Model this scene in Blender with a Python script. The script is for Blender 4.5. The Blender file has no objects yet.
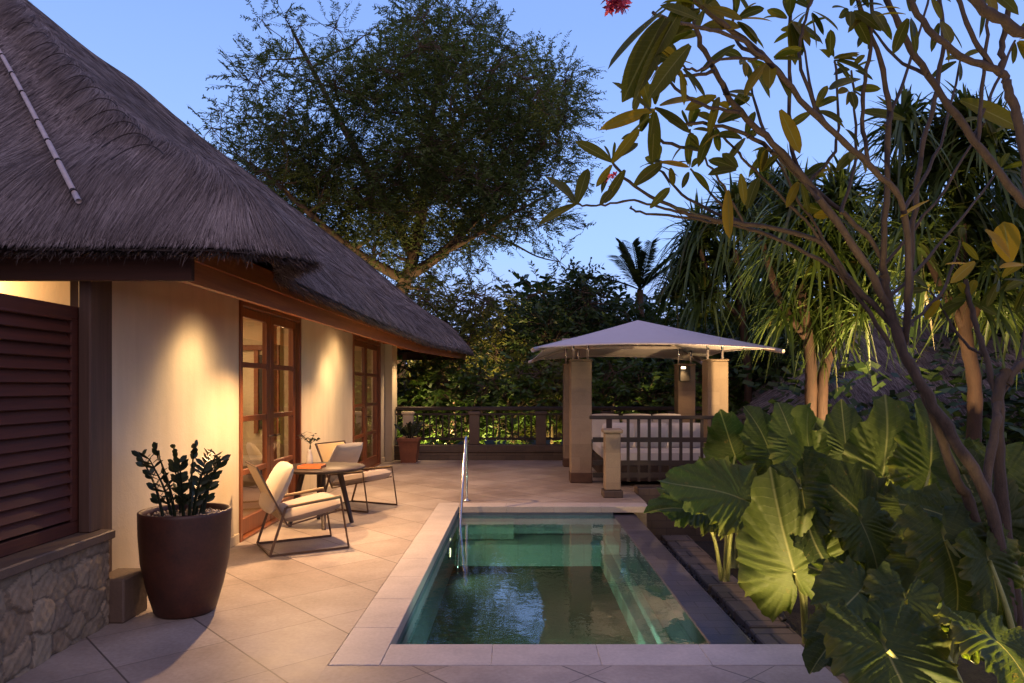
import bpy, math, random
import numpy as np
from mathutils import Vector, Matrix
R = random.Random(7)
NR = np.random.RandomState(11)
col = bpy.context.scene.collection
rad = math.radians
CH = 1.55; F = 720.0; PX = 518.0; PY = 387.0

def at(px, py, Y):
    return Vector(((px-PX)/F*Y, Y, CH-(py-PY)/F*Y))
def ground(px, py, z=0.0):
    Y = (CH-z)*F/(py-PY)
    return Vector(((px-PX)/F*Y, Y, z))
def lerp(a, b, t): return a+(b-a)*t
def sstep(a, b, x):
    t = np.clip((x-a)/(b-a), 0, 1); return t*t*(3-2*t)

# ------------------------------------------------------------------ materials
class NT:
    def __init__(s, name):
        s.m = bpy.data.materials.new(name); s.m.use_nodes = True
        s.t = s.m.node_tree; s.t.nodes.clear()
        s.out = s.t.nodes.new('ShaderNodeOutputMaterial')
    def n(s, typ, **kw):
        nd = s.t.nodes.new('ShaderNode'+typ)
        for k, v in kw.items():
            if k in ('operation','blend_type','data_type','attribute_name','noise_dimensions','feature','distance','wave_type','bands_direction','wave_profile','attribute_type','color_mode','vector_type','voronoi_dimensions'):
                setattr(nd, k, v)
            else:
                key = int(k[1:]) if k[0] == 'i' and k[1:].isdigit() else k.replace('_', ' ')
                sk = nd.inputs[key]
                if hasattr(v, 'is_linked') or isinstance(v, bpy.types.NodeSocket): s.t.links.new(v, sk)
                else: sk.default_value = v
        return nd
    def math(s, op, a, b=0.0, c=0.0):
        nd = s.t.nodes.new('ShaderNodeMath'); nd.operation = op
        for i, v in enumerate((a, b, c)):
            if isinstance(v, bpy.types.NodeSocket): s.t.links.new(v, nd.inputs[i])
            else: nd.inputs[i].default_value = v
        return nd.outputs[0]
    def mix(s, f, a, b, mode='MIX'):
        nd = s.t.nodes.new('ShaderNodeMix'); nd.data_type = 'RGBA'; nd.blend_type = mode
        for sk, v in ((nd.inputs[0], f), (nd.inputs[6], a), (nd.inputs[7], b)):
            if isinstance(v, bpy.types.NodeSocket): s.t.links.new(v, sk)
            else: sk.default_value = c4(v) if not isinstance(v, float) else v
        return nd.outputs[2]
    def link(s, a, b): s.t.links.new(a, b)
    def ramp(s, f, stops):
        nd = s.t.nodes.new('ShaderNodeValToRGB'); s.link(f, nd.inputs[0])
        e = nd.color_ramp.elements
        while len(e) < len(stops): e.new(0.5)
        for el, (p, c) in zip(e, stops): el.position = p; el.color = c4(c)
        return nd.outputs[0]
    def bump(s, h, strength=0.5, dist=0.01):
        b = s.n('Bump'); b.inputs['Strength'].default_value = strength; b.inputs['Distance'].default_value = dist
        s.link(h, b.inputs['Height']); return b.outputs[0]
    def coord(s, kind='Object', scale=(1,1,1), rot=(0,0,0), loc=(0,0,0)):
        tc = s.t.nodes.new('ShaderNodeTexCoord'); mp = s.t.nodes.new('ShaderNodeMapping')
        mp.inputs['Scale'].default_value = scale; mp.inputs['Rotation'].default_value = rot; mp.inputs['Location'].default_value = loc
        s.link(tc.outputs[kind], mp.inputs[0]); return mp.outputs[0]
    def noise(s, vec, scale=5, detail=4, rough=0.55, out=0):
        nd = s.n('TexNoise', Scale=float(scale), Detail=float(detail), Roughness=float(rough)); s.link(vec, nd.inputs['Vector'])
        return nd.outputs[out]
    def pbsdf(s, color, rough=0.7, normal=None, **kw):
        p = s.t.nodes.new('ShaderNodeBsdfPrincipled')
        for sk, v in ((p.inputs['Base Color'], color), (p.inputs['Roughness'], rough)):
            if isinstance(v, bpy.types.NodeSocket): s.link(v, sk)
            else: sk.default_value = c4(v) if not isinstance(v, (int, float)) else v
        for k, v in kw.items(): p.inputs[k.replace('_', ' ')].default_value = v
        if normal is not None: s.link(normal, p.inputs['Normal'])
        return p
    def done(s, bsdf):
        s.link(bsdf.outputs[0] if hasattr(bsdf, 'outputs') else bsdf, s.out.inputs[0]); return s.m
def c4(v):
    v = tuple(v)
    return v if len(v) == 4 else v+(1.0,)

def simple(name, c1, c2, rough=0.7, scale=6, bump=0.15, bdist=0.004, stretch=(1,1,1), **kw):
    t = NT(name); v = t.coord('Object', stretch)
    n = t.noise(v, scale, 5, 0.6)
    c = t.ramp(n, [(0.3, c1), (0.7, c2)])
    n2 = t.noise(v, scale*9, 3, 0.6)
    c = t.mix(0.25, c, t.ramp(n2, [(0.3, [x*0.6 for x in c1]), (0.7, [min(1, x*1.25) for x in c2])]))
    return t.done(t.pbsdf(c, rough, t.bump(t.math('ADD', n, n2), bump, bdist), **kw))

M = {}
def m_deck():
    t = NT('sandstone_tiles'); tc = t.t.nodes.new('ShaderNodeTexCoord')
    sp = t.n('SeparateXYZ'); t.link(tc.outputs['Object'], sp.inputs[0])
    x, y = sp.outputs[0], sp.outputs[1]
    u = t.math('ADD', t.math('MULTIPLY', x, .736), t.math('MULTIPLY', y, .677))
    v = t.math('ADD', t.math('MULTIPLY', x, -.677), t.math('MULTIPLY', y, .736))
    S = .613
    un = t.math('DIVIDE', t.math('SUBTRACT', u, 1.665), S); vn = t.math('DIVIDE', t.math('SUBTRACT', v, 3.82), S)
    def edge(w):
        f = t.math('FRACT', t.math('ADD', w, 100)); return t.math('MINIMUM', f, t.math('SUBTRACT', 1, f))
    e1, e2 = edge(un), edge(vn)
    g = t.math('MAXIMUM', t.math('LESS_THAN', e1, .0085), t.math('LESS_THAN', e2, .0045))
    idv = t.n('CombineXYZ'); t.link(t.math('FLOOR', un), idv.inputs[0]); t.link(t.math('FLOOR', vn), idv.inputs[1])
    wn = t.t.nodes.new('ShaderNodeTexWhiteNoise'); t.link(idv.outputs[0], wn.inputs['Vector'])
    n = t.noise(tc.outputs['Object'], 2.3, 6, 0.62); n2 = t.noise(tc.outputs['Object'], 38, 4, 0.6)
    c = t.ramp(n, [(0.25, (.26,.215,.185)), (0.75, (.45,.38,.325))])
    c = t.mix(0.3, c, t.ramp(n2, [(0.3, (.28,.24,.21)), (0.7, (.6,.53,.47))]))
    tint = t.ramp(wn.outputs[0], [(0, (.76,.72,.70)), (1, (1.0,1.0,1.0))])
    c = t.mix(1.0, c, tint, 'MULTIPLY')
    n3 = t.noise(tc.outputs['Object'], .8, 5, 0.7)
    c = t.mix(1.0, c, t.ramp(n3, [(0.32, (.62,.58,.56)), (0.62, (1,1,1))]), 'MULTIPLY')
    c = t.mix(g, c, (.09,.07,.06))
    h = t.math('SUBTRACT', t.math('MULTIPLY', n2, .25), g)
    rough = t.math('ADD', .32, t.math('MULTIPLY', n, .35))
    return t.done(t.pbsdf(c, rough, t.bump(h, .5, .004)))
M['deck'] = m_deck()
def m_coping():
    t = NT('coping_stone'); v = t.coord('Object')
    n = t.noise(v, 3.0, 6, .6); n2 = t.noise(v, 45, 4, .6)
    c = t.ramp(n, [(0.3, (.32,.28,.26)), (0.7, (.46,.405,.37))])
    c = t.mix(.25, c, t.ramp(n2, [(.3, (.3,.27,.25)), (.7, (.6,.55,.5))]))
    return t.done(t.pbsdf(c, .5, t.bump(n2, .35, .003)))
M['coping'] = m_coping()
def m_blocks(name, c1, c2, w, h, mortar, msize=.004, rough=.6, axis='XZ', bump=.5, spec=None):
    t = NT(name); tc = t.t.nodes.new('ShaderNodeTexCoord'); sp = t.n('SeparateXYZ'); t.link(tc.outputs['Object'], sp.inputs[0])
    cv = t.n('CombineXYZ')
    if axis == 'ALL': t.link(t.math('ADD', sp.outputs[0], sp.outputs[1]), cv.inputs[0]); t.link(sp.outputs[2], cv.inputs[1])
    else:
        t.link(sp.outputs['XYZ'.index(axis[0])], cv.inputs[0]); t.link(sp.outputs['XYZ'.index(axis[1])], cv.inputs[1])
    b = t.n('TexBrick', Scale=1.0); t.link(cv.outputs[0], b.inputs['Vector'])
    b.inputs['Brick Width'].default_value = w; b.inputs['Row Height'].default_value = h
    b.inputs['Mortar Size'].default_value = msize; b.inputs['Color1'].default_value = (0,0,0,1); b.inputs['Color2'].default_value = (1,1,1,1)
    b.inputs['Mortar'].default_value = (.5,.5,.5,1); b.inputs['Mortar Smooth'].default_value = .2
    n = t.noise(tc.outputs['Object'], 7, 6, .65)
    f = t.math('ADD', t.math('MULTIPLY', b.outputs[0], .45), t.math('MULTIPLY', n, .75))
    c = t.ramp(f, [(.2, c1), (.85, c2)])
    c = t.mix(b.outputs[1], c, mortar)
    n2 = t.noise(tc.outputs['Object'], 60, 3, .6)
    c = t.mix(.3, c, t.mix(n2, [x*.45 for x in c1], [min(1,x*1.4) for x in c2]))
    hgt = t.math('SUBTRACT', t.math('ADD', t.math('MULTIPLY', n2, .4), t.math('MULTIPLY', n, .3)), b.outputs[1])
    return t.done(t.pbsdf(c, rough, t.bump(hgt, bump, .006)))
M['column'] = m_blocks('column_stone', (.16,.11,.075), (.27,.20,.14), .9, .21, (.20,.14,.10), msize=.003, axis='ALL', bump=.3)
M['basestone'] = simple('column_base_stone', (.045,.022,.014), (.09,.045,.028), .7, 8, .2, .004)
M['pooltile'] = m_blocks('pool_slate', (.09,.26,.23), (.24,.50,.45), .32, .22, (.02,.05,.05), axis='XY', rough=.5, bump=.3)
M['pooltile_wall'] = m_blocks('pool_wall_slate', (.035,.055,.09), (.09,.12,.17), .2, .1, (.04,.06,.06), axis='ALL', rough=.45, bump=.3)
M['slate'] = m_blocks('wet_slate', (.014,.016,.03), (.05,.048,.075), .3, .15, (.010,.010,.016), msize=.006, axis='XY', rough=.42, bump=.8)
M['slab'] = m_blocks('path_slab_stone', (.09,.07,.055), (.2,.155,.12), .42, .3, (.015,.012,.01), msize=.012, axis='XY', rough=.8)
def m_rubble():
    t = NT('rubble_stone'); v = t.coord('Object', (1, 1, 1.15))
    nz = t.n('TexNoise', Scale=3.0, Detail=2.0); t.link(v, nz.inputs['Vector'])
    vv = t.n('VectorMath', operation='ADD'); t.link(v, vv.inputs[0])
    sc = t.n('VectorMath', operation='SCALE'); t.link(nz.outputs[1], sc.inputs[0]); sc.inputs['Scale'].default_value = .16
    t.link(sc.outputs[0], vv.inputs[1])
    vo = t.n('TexVoronoi', feature='DISTANCE_TO_EDGE', Scale=5.0); t.link(vv.outputs[0], vo.inputs['Vector'])
    vc = t.n('TexVoronoi', feature='F1', Scale=5.0); t.link(vv.outputs[0], vc.inputs['Vector'])
    sx = t.n('SeparateXYZ'); t.link(vc.outputs['Color'], sx.inputs[0])
    n2 = t.noise(v, 30, 5, .65)
    c = t.ramp(sx.outputs[0], [(0, (.075,.055,.035)), (.5, (.12,.09,.06)), (1, (.16,.125,.085))])
    c = t.mix(.35, c, t.ramp(n2, [(.3, (.05,.035,.025)), (.7, (.21,.165,.12))]))
    e = t.math('SMOOTH_MIN', t.math('MULTIPLY', vo.outputs[0], 38), 1.0, .3)
    c = t.mix(e, (.06,.045,.035), c)
    return t.done(t.pbsdf(c, .85, t.bump(t.math('ADD', e, t.math('MULTIPLY', n2, .35)), .8, .02)))
M['rubble'] = m_rubble()
def m_plaster():
    t = NT('cream_plaster'); v = t.coord('Object')
    n = t.noise(v, 1.2, 6, .6); n2 = t.noise(v, 55, 4, .6)
    c = t.ramp(n, [(.3, (.50,.42,.29)), (.7, (.60,.51,.36))])
    vs = t.coord('Object', (1.0, 1.0, .12)); n4 = t.noise(vs, 5, 4, .6)
    c = t.mix(.18, c, t.ramp(n4, [(.35, (.38,.30,.2)), (.6, (.66,.56,.4))]))
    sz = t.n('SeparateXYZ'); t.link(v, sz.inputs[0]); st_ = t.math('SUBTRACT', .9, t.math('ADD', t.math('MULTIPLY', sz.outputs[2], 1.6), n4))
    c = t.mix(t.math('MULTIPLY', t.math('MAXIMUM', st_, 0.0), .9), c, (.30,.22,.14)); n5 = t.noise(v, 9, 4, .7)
    return t.done(t.pbsdf(c, .8, t.bump(t.math('ADD', n2, t.math('MULTIPLY', n5, 2.5)), .3, .004)))
M['plaster'] = m_plaster()
def m_wood(name, c1, c2, rough=.45, stretch=(1,1,1), scale=12, **kw):
    t = NT(name); v = t.coord('Object', stretch)
    n = t.noise(v, scale, 6, .65); n2 = t.noise(v, scale*5, 3, .6)
    c = t.ramp(n, [(.28, c1), (.72, c2)])
    c = t.mix(.3, c, t.mix(n2, [x*.4 for x in c1], c2))
    return t.done(t.pbsdf(c, rough, t.bump(t.math('ADD', n, n2), .2, .003), **kw))
M['wood_y'] = m_wood('merbau_beam_lit', (.26,.065,.018), (.55,.19,.05), .55, (1.2,.06,1.2), 18)  # orange raised in the base colour to stand in for warm fascia glow
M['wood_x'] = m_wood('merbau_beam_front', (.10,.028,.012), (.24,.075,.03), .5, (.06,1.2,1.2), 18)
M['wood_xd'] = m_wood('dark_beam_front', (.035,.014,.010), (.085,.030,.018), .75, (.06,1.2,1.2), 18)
M['postwood'] = m_wood('post_wood', (.05,.028,.02), (.12,.068,.048), .7, (1.2,1.2,.06), 18)
M['wood_z'] = m_wood('merbau_door', (.13,.038,.014), (.30,.10,.035), .35, (1.2,1.2,.06), 18)
M['louvre'] = m_wood('louvre_wood_shaded', (.040,.009,.005), (.11,.025,.010), .7, (1.2,.06,1.2), 18)  # base colour darkened in place of the eaves' shade on this corner
M['darkwood'] = m_wood('dark_hardwood', (.012,.006,.005), (.035,.018,.013), .6, (1,1,1), 14)
M['tablewood'] = m_wood('table_wood', (.014,.008,.006), (.040,.020,.013), .5, (.15,1,1), 26)
M['floorwood'] = m_wood('room_floor_wood', (.12,.06,.03), (.26,.14,.07), .35, (1,.1,1), 10)
M['fascia'] = M['wood_y']; M['ceilwood'] = m_wood('room_ceiling_wood', (.2,.09,.04), (.32,.16,.08), .5, (1,.1,1), 10)
M['steel'] = simple('stainless_steel', (.55,.55,.56), (.62,.62,.63), .18, 8, .02, .001, Metallic=1.0)
M['bronze'] = simple('bronzed_steel', (.10,.065,.045), (.15,.10,.07), .4, 14, .05, .001, Metallic=.7)
def m_fabric(name, c, c2=None, sc=420):
    t = NT(name); v = t.coord('Object'); c2 = c2 or [x*.82 for x in c]
    n = t.noise(v, 5, 4, .6); n2 = t.noise(v, sc, 2, .5)
    k = t.mix(n, c2, c); k = t.mix(.2, k, t.mix(n2, [x*.5 for x in c], c))
    return t.done(t.pbsdf(k, .9, t.bump(t.math('ADD', n2, t.math('MULTIPLY', n, 2.0)), .25, .004), Sheen_Weight=.3))
M['linen'] = m_fabric('cream_linen', (.40,.34,.27))
M['linen2'] = m_fabric('seat_linen', (.38,.30,.23))
M['strap'] = m_fabric('woven_backing', (.42,.30,.14))
M['white_fab'] = m_fabric('white_cotton', (.55,.54,.58))
M['canvas'] = m_fabric('canvas_canopy', (.58,.50,.51), (.50,.43,.45), 90)
M['terracotta'] = simple('dark_glazed_pot', (.030,.011,.007), (.075,.023,.012), .5, 6, .15, .004)
M['terracotta2'] = simple('terracotta_pot', (.12,.04,.02), (.2,.07,.035), .6, 8, .15, .004)
M['soil'] = simple('potting_soil', (.05,.03,.02), (.16,.12,.1), .95, 30, .9, .02)
M['earth'] = simple('garden_earth', (.012,.009,.007), (.04,.03,.02), .95, 5, .9, .03)
M['lawn'] = simple('garden_ground', (.01,.016,.008), (.03,.04,.018), .95, 3, .9, .03)
M['kerb'] = m_blocks('dark_kerb_stone', (.05,.035,.025), (.12,.085,.06), .4, .1, (.03,.02,.015), axis='ALL')
M['post_stone'] = m_blocks('baluster_post_stone', (.06,.04,.03), (.13,.09,.065), .5, .35, (.1,.07,.05), axis='ALL')
M['bamboo'] = simple('weathered_bamboo', (.34,.28,.27), (.5,.43,.4), .6, 10, .2, .004, (1,1,1))
M['thatch_base'] = simple('thatch_underlayer', (.05,.035,.032), (.11,.08,.07), .95, 9, 1.0, .05)
M['rope'] = simple('thatch_twine', (.02,.014,.014), (.04,.03,.03), .9, 20, .3, .004)
M['ceramic'] = simple('white_ceramic', (.6,.55,.48), (.65,.6,.52), .3, 10, .02, .001)
M['book'] = simple('orange_tray_lacquer', (.50,.16,.05), (.6,.2,.07), .4, 10, .02, .001)
M['black'] = simple('black_metal', (.015,.014,.013), (.03,.028,.025), .5, 10, .05, .001)
M['flower'] = simple('frangipani_petal', (.55,.06,.14), (.75,.16,.28), .6, 30, .05, .001, Subsurface_Weight=.2)

def m_strand(name, stops, rough=.85, transl=0.0, spec=.3):
    t = NT(name); a = t.n('Attribute', attribute_name='tone')
    tc = t.t.nodes.new('ShaderNodeTexCoord'); n = t.noise(tc.outputs['Object'], 1.4, 5, .6)
    f = t.math('ADD', t.math('MULTIPLY', a.outputs['Fac'], .65), t.math('MULTIPLY', n, .35))
    c = t.ramp(f, stops)
    p = t.pbsdf(c, rough); p.inputs['Specular IOR Level'].default_value = spec
    if transl:
        tr = t.n('BsdfTranslucent'); t.link(t.mix(1.0, c, (1.1,1.15,.6), 'MULTIPLY'), tr.inputs[0])
        mx = t.n('MixShader'); mx.inputs[0].default_value = transl; t.link(p.outputs[0], mx.inputs[1]); t.link(tr.outputs[0], mx.inputs[2])
        return t.done(mx)
    return t.done(p)
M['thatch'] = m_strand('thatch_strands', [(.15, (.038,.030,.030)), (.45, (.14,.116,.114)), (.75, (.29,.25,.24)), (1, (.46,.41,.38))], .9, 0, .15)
M['leaf_fine'] = m_strand('fine_leaf', [(.2, (.042,.062,.016)), (.6, (.085,.12,.032)), (1, (.15,.19,.05))], .6, .3)
M['leaf_dark'] = m_strand('dark_leaf', [(.2, (.016,.034,.012)), (.6, (.038,.070,.022)), (1, (.075,.11,.032))], .5, .25)
M['leaf_olive'] = m_strand('olive_leaf', [(.2, (.05,.06,.012)), (.6, (.11,.12,.02)), (1, (.19,.18,.035))], .5, .35)
M['leaf_hedge'] = m_strand('hedge_leaf', [(.2, (.03,.06,.014)), (.6, (.07,.12,.026)), (1, (.13,.18,.04))], .5, .3)
M['pandan'] = m_strand('pandanus_leaf', [(.1, (.12,.09,.02)), (.25, (.032,.055,.014)), (.6, (.060,.095,.022)), (.85, (.095,.13,.03)), (1, (.17,.16,.035))], .42, .25)
M['zz'] = m_strand('glossy_leaf', [(.2, (.012,.02,.010)), (.6, (.025,.038,.016)), (1, (.045,.06,.024))], .35, .1)
M['palm'] = m_strand('palm_leaf', [(.2, (.02,.035,.02)), (.6, (.04,.06,.03)), (1, (.06,.085,.04))], .4, .25)

def m_bark(name, c1, c2, sc=10):
    t = NT(name); v = t.coord('Object', (1, 1, .35)); n = t.noise(v, sc, 6, .7); n2 = t.noise(v, sc*6, 4, .6)
    c = t.ramp(n, [(.3, c1), (.7, c2)]); c = t.mix(.3, c, t.mix(n2, [x*.4 for x in c1], c2))
    return t.done(t.pbsdf(c, .8, t.bump(t.math('ADD', n, n2), .5, .012)))
M['bark'] = m_bark('tree_bark', (.045,.026,.016), (.11,.07,.042))
M['bark_f'] = m_bark('frangipani_bark', (.020,.015,.012), (.085,.062,.047), 26)
M['bark_p'] = m_bark('pandanus_bark', (.022,.010,.006), (.06,.028,.014), 16)

def m_fleaf():     # frangipani leaf: uv.x across (0..1), uv.y along
    t = NT('frangipani_leaf'); uv = t.n('UVMap'); sp = t.n('SeparateXYZ'); t.link(uv.outputs[0], sp.inputs[0])
    a = t.n('Attribute', attribute_name='tone')
    ax = t.math('ABSOLUTE', t.math('SUBTRACT', sp.outputs[0], .5))
    mid = t.math('LESS_THAN', ax, .03)
    w = t.math('FRACT', t.math('MULTIPLY', t.math('SUBTRACT', sp.outputs[1], t.math('MULTIPLY', ax, .25)), 14))
    vein = t.math('LESS_THAN', w, .12)
    c = t.ramp(a.outputs['Fac'], [(0, (.045,.055,.008)), (.55, (.095,.10,.012)), (.8, (.20,.15,.014)), (1, (.36,.22,.02))])
    c = t.mix(t.math('MULTIPLY', vein, .25), c, (.16,.17,.06)); c = t.mix(t.math('MULTIPLY', mid, .6), c, (.22,.22,.09))
    p = t.pbsdf(c, .55, t.bump(vein, -.2, .002)); p.inputs['Specular IOR Level'].default_value = .2
    tr = t.n('BsdfTranslucent'); t.link(t.mix(1.0, c, (1.9,1.8,.5), 'MULTIPLY'), tr.inputs[0])
    mx = t.n('MixShader'); mx.inputs[0].default_value = .45; t.link(p.outputs[0], mx.inputs[1]); t.link(tr.outputs[0], mx.inputs[2])
    return t.done(mx)
M['fleaf'] = m_fleaf()
def m_earleaf():
    t = NT('elephant_ear_leaf'); uv = t.n('UVMap'); sp = t.n('SeparateXYZ'); t.link(uv.outputs[0], sp.inputs[0])
    a = t.n('Attribute', attribute_name='tone')
    U, V = sp.outputs[0], sp.outputs[1]
    fr = t.math('ABSOLUTE', t.math('SUBTRACT', t.math('FRACT', t.math('MULTIPLY', U, 12)), .5))
    vein = t.math('SUBTRACT', 1, t.math('SMOOTH_MIN', t.math('MULTIPLY', fr, 16), 1.0, .2))
    vein = t.math('MAXIMUM', vein, 0)
    mid = t.math('MAXIMUM', t.math('SUBTRACT', 1, t.math('DIVIDE', V, .016)), 0)
    tc = t.t.nodes.new('ShaderNodeTexCoord'); n = t.noise(tc.outputs['Object'], 5, 6, .7); n2 = t.noise(tc.outputs['Object'], 40, 3, .6)
    c = t.ramp(t.math('ADD', t.math('MULTIPLY', a.outputs['Fac'], .6), t.math('MULTIPLY', n, .4)), [(.25, (.016,.034,.010)), (.5, (.044,.076,.018)), (.85, (.095,.13,.03))])
    c = t.mix(.25, c, t.mix(n2, (.02,.04,.01), (.13,.18,.05)))
    sp_ = t.noise(tc.outputs['Object'], 11, 5, .75); c = t.mix(t.ramp(sp_, [(.63,(0,0,0)),(.70,(.8,.8,.8))]), c, (.16,.12,.035)); ed = t.ramp(V, [(.40,(0,0,0)),(.60,(.55,.55,.55))]); c = t.mix(ed, c, (.15,.15,.04))
    c = t.mix(t.math('MULTIPLY', vein, .28), c, (.17,.21,.08)); c = t.mix(t.math('MULTIPLY', mid, .75), c, (.28,.30,.14))
    p = t.pbsdf(c, .6, t.bump(t.math('ADD', t.math('MULTIPLY', n2, .3), t.math('MULTIPLY', vein, -1)), .35, .006)); p.inputs['Specular IOR Level'].default_value = .3
    tr = t.n('BsdfTranslucent'); t.link(t.mix(1.0, c, (2.0,1.8,.4), 'MULTIPLY'), tr.inputs[0])
    mx = t.n('MixShader'); mx.inputs[0].default_value = .4; t.link(p.outputs[0], mx.inputs[1]); t.link(tr.outputs[0], mx.inputs[2])
    return t.done(mx)
M['ear'] = m_earleaf()
M['stalk'] = simple('leaf_stalk', (.16,.2,.06), (.26,.28,.1), .5, 8, .1, .002)
def m_glass():
    t = NT('window_glass'); g = t.n('BsdfGlossy'); g.inputs['Roughness'].default_value = .02; g.inputs['Color'].default_value = (.9,.9,.9,1)
    tr = t.n('BsdfTransparent'); tr.inputs[0].default_value = (.9,.9,.88,1)
    fr = t.n('Fresnel', IOR=1.5); f = t.math('MULTIPLY', fr.outputs[0], 1.5)
    mx = t.n('MixShader'); t.link(f, mx.inputs[0]); t.link(tr.outputs[0], mx.inputs[1]); t.link(g.outputs[0], mx.inputs[2])
    return t.done(mx)
M['glass'] = m_glass()
def m_water():
    t = NT('pool_water'); v = t.coord('Object')
    n = t.noise(v, 5.5, 3, .5); n2 = t.noise(v, 22, 2, .5)
    nm = t.bump(t.math('ADD', n, t.math('MULTIPLY', n2, .10)), .07, .03)
    g = t.n('BsdfGlossy'); g.inputs['Roughness'].default_value = .015; g.inputs['Color'].default_value = (.95,.95,1,1); t.link(nm, g.inputs['Normal'])
    tr = t.n('BsdfRefraction', IOR=1.33); tr.inputs[0].default_value = (.62,.90,.82,1); t.link(nm, tr.inputs['Normal'])
    tp = t.n('BsdfTransparent'); tp.inputs[0].default_value = (.62,.90,.82,1)
    a = t.n('MixShader'); a.inputs[0].default_value = .65; t.link(tr.outputs[0], a.inputs[1]); t.link(tp.outputs[0], a.inputs[2])
    fr = t.n('Fresnel', IOR=1.33); t.link(nm, fr.inputs['Normal'])
    geo = t.t.nodes.new('ShaderNodeNewGeometry'); f = t.math('MULTIPLY', t.math('MINIMUM', t.math('MULTIPLY', fr.outputs[0], 1.6), 1.0), t.math('SUBTRACT', 1.0, geo.outputs['Backfacing']))
    mx = t.n('MixShader'); t.link(f, mx.inputs[0]); t.link(a.outputs[0], mx.inputs[1]); t.link(g.outputs[0], mx.inputs[2])
    return t.done(mx)
M['water'] = m_water()
def emis(name, c, s):
    t = NT(name); e = t.n('Emission'); e.inputs[0].default_value = c4(c); e.inputs[1].default_value = s; return t.done(e)
M['lens'] = emis('lamp_lens', (1,.72,.4), 8)
M['lampshade'] = emis('lamp_shade_glow', (1,.66,.32), 3.5)

# ------------------------------------------------------------------ mesh helpers
def tag(o, label=None, cat=None, group=None, kind=None):
    if label: o['label'] = label
    if cat: o['category'] = cat
    if group: o['group'] = group
    if kind: o['kind'] = kind
    return o
def empty(name, loc=(0,0,0), label=None, cat=None, group=None, rz=0):
    o = bpy.data.objects.new(name, None); col.objects.link(o); o.location = loc; o.rotation_euler = (0,0,rz)
    o.empty_display_size = .2
    return tag(o, label, cat, group)
def link(name, me, mat, parent=None, smooth=False):
    o = bpy.data.objects.new(name, me); col.objects.link(o)
    if mat is not None: me.materials.append(mat)
    if parent is not None:
        o.parent = parent          # geometry given in world space: cancel the parent's transform
        o.matrix_parent_inverse = parent_inv(parent)
    if smooth: me.polygons.foreach_set('use_smooth', [True]*len(me.polygons))
    return o
def wm(o):
    m = Matrix.LocRotScale(o.location, o.rotation_euler, o.scale)
    return (wm(o.parent) @ o.matrix_parent_inverse @ m) if o.parent else m
def parent_inv(p): return wm(p).inverted()
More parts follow.
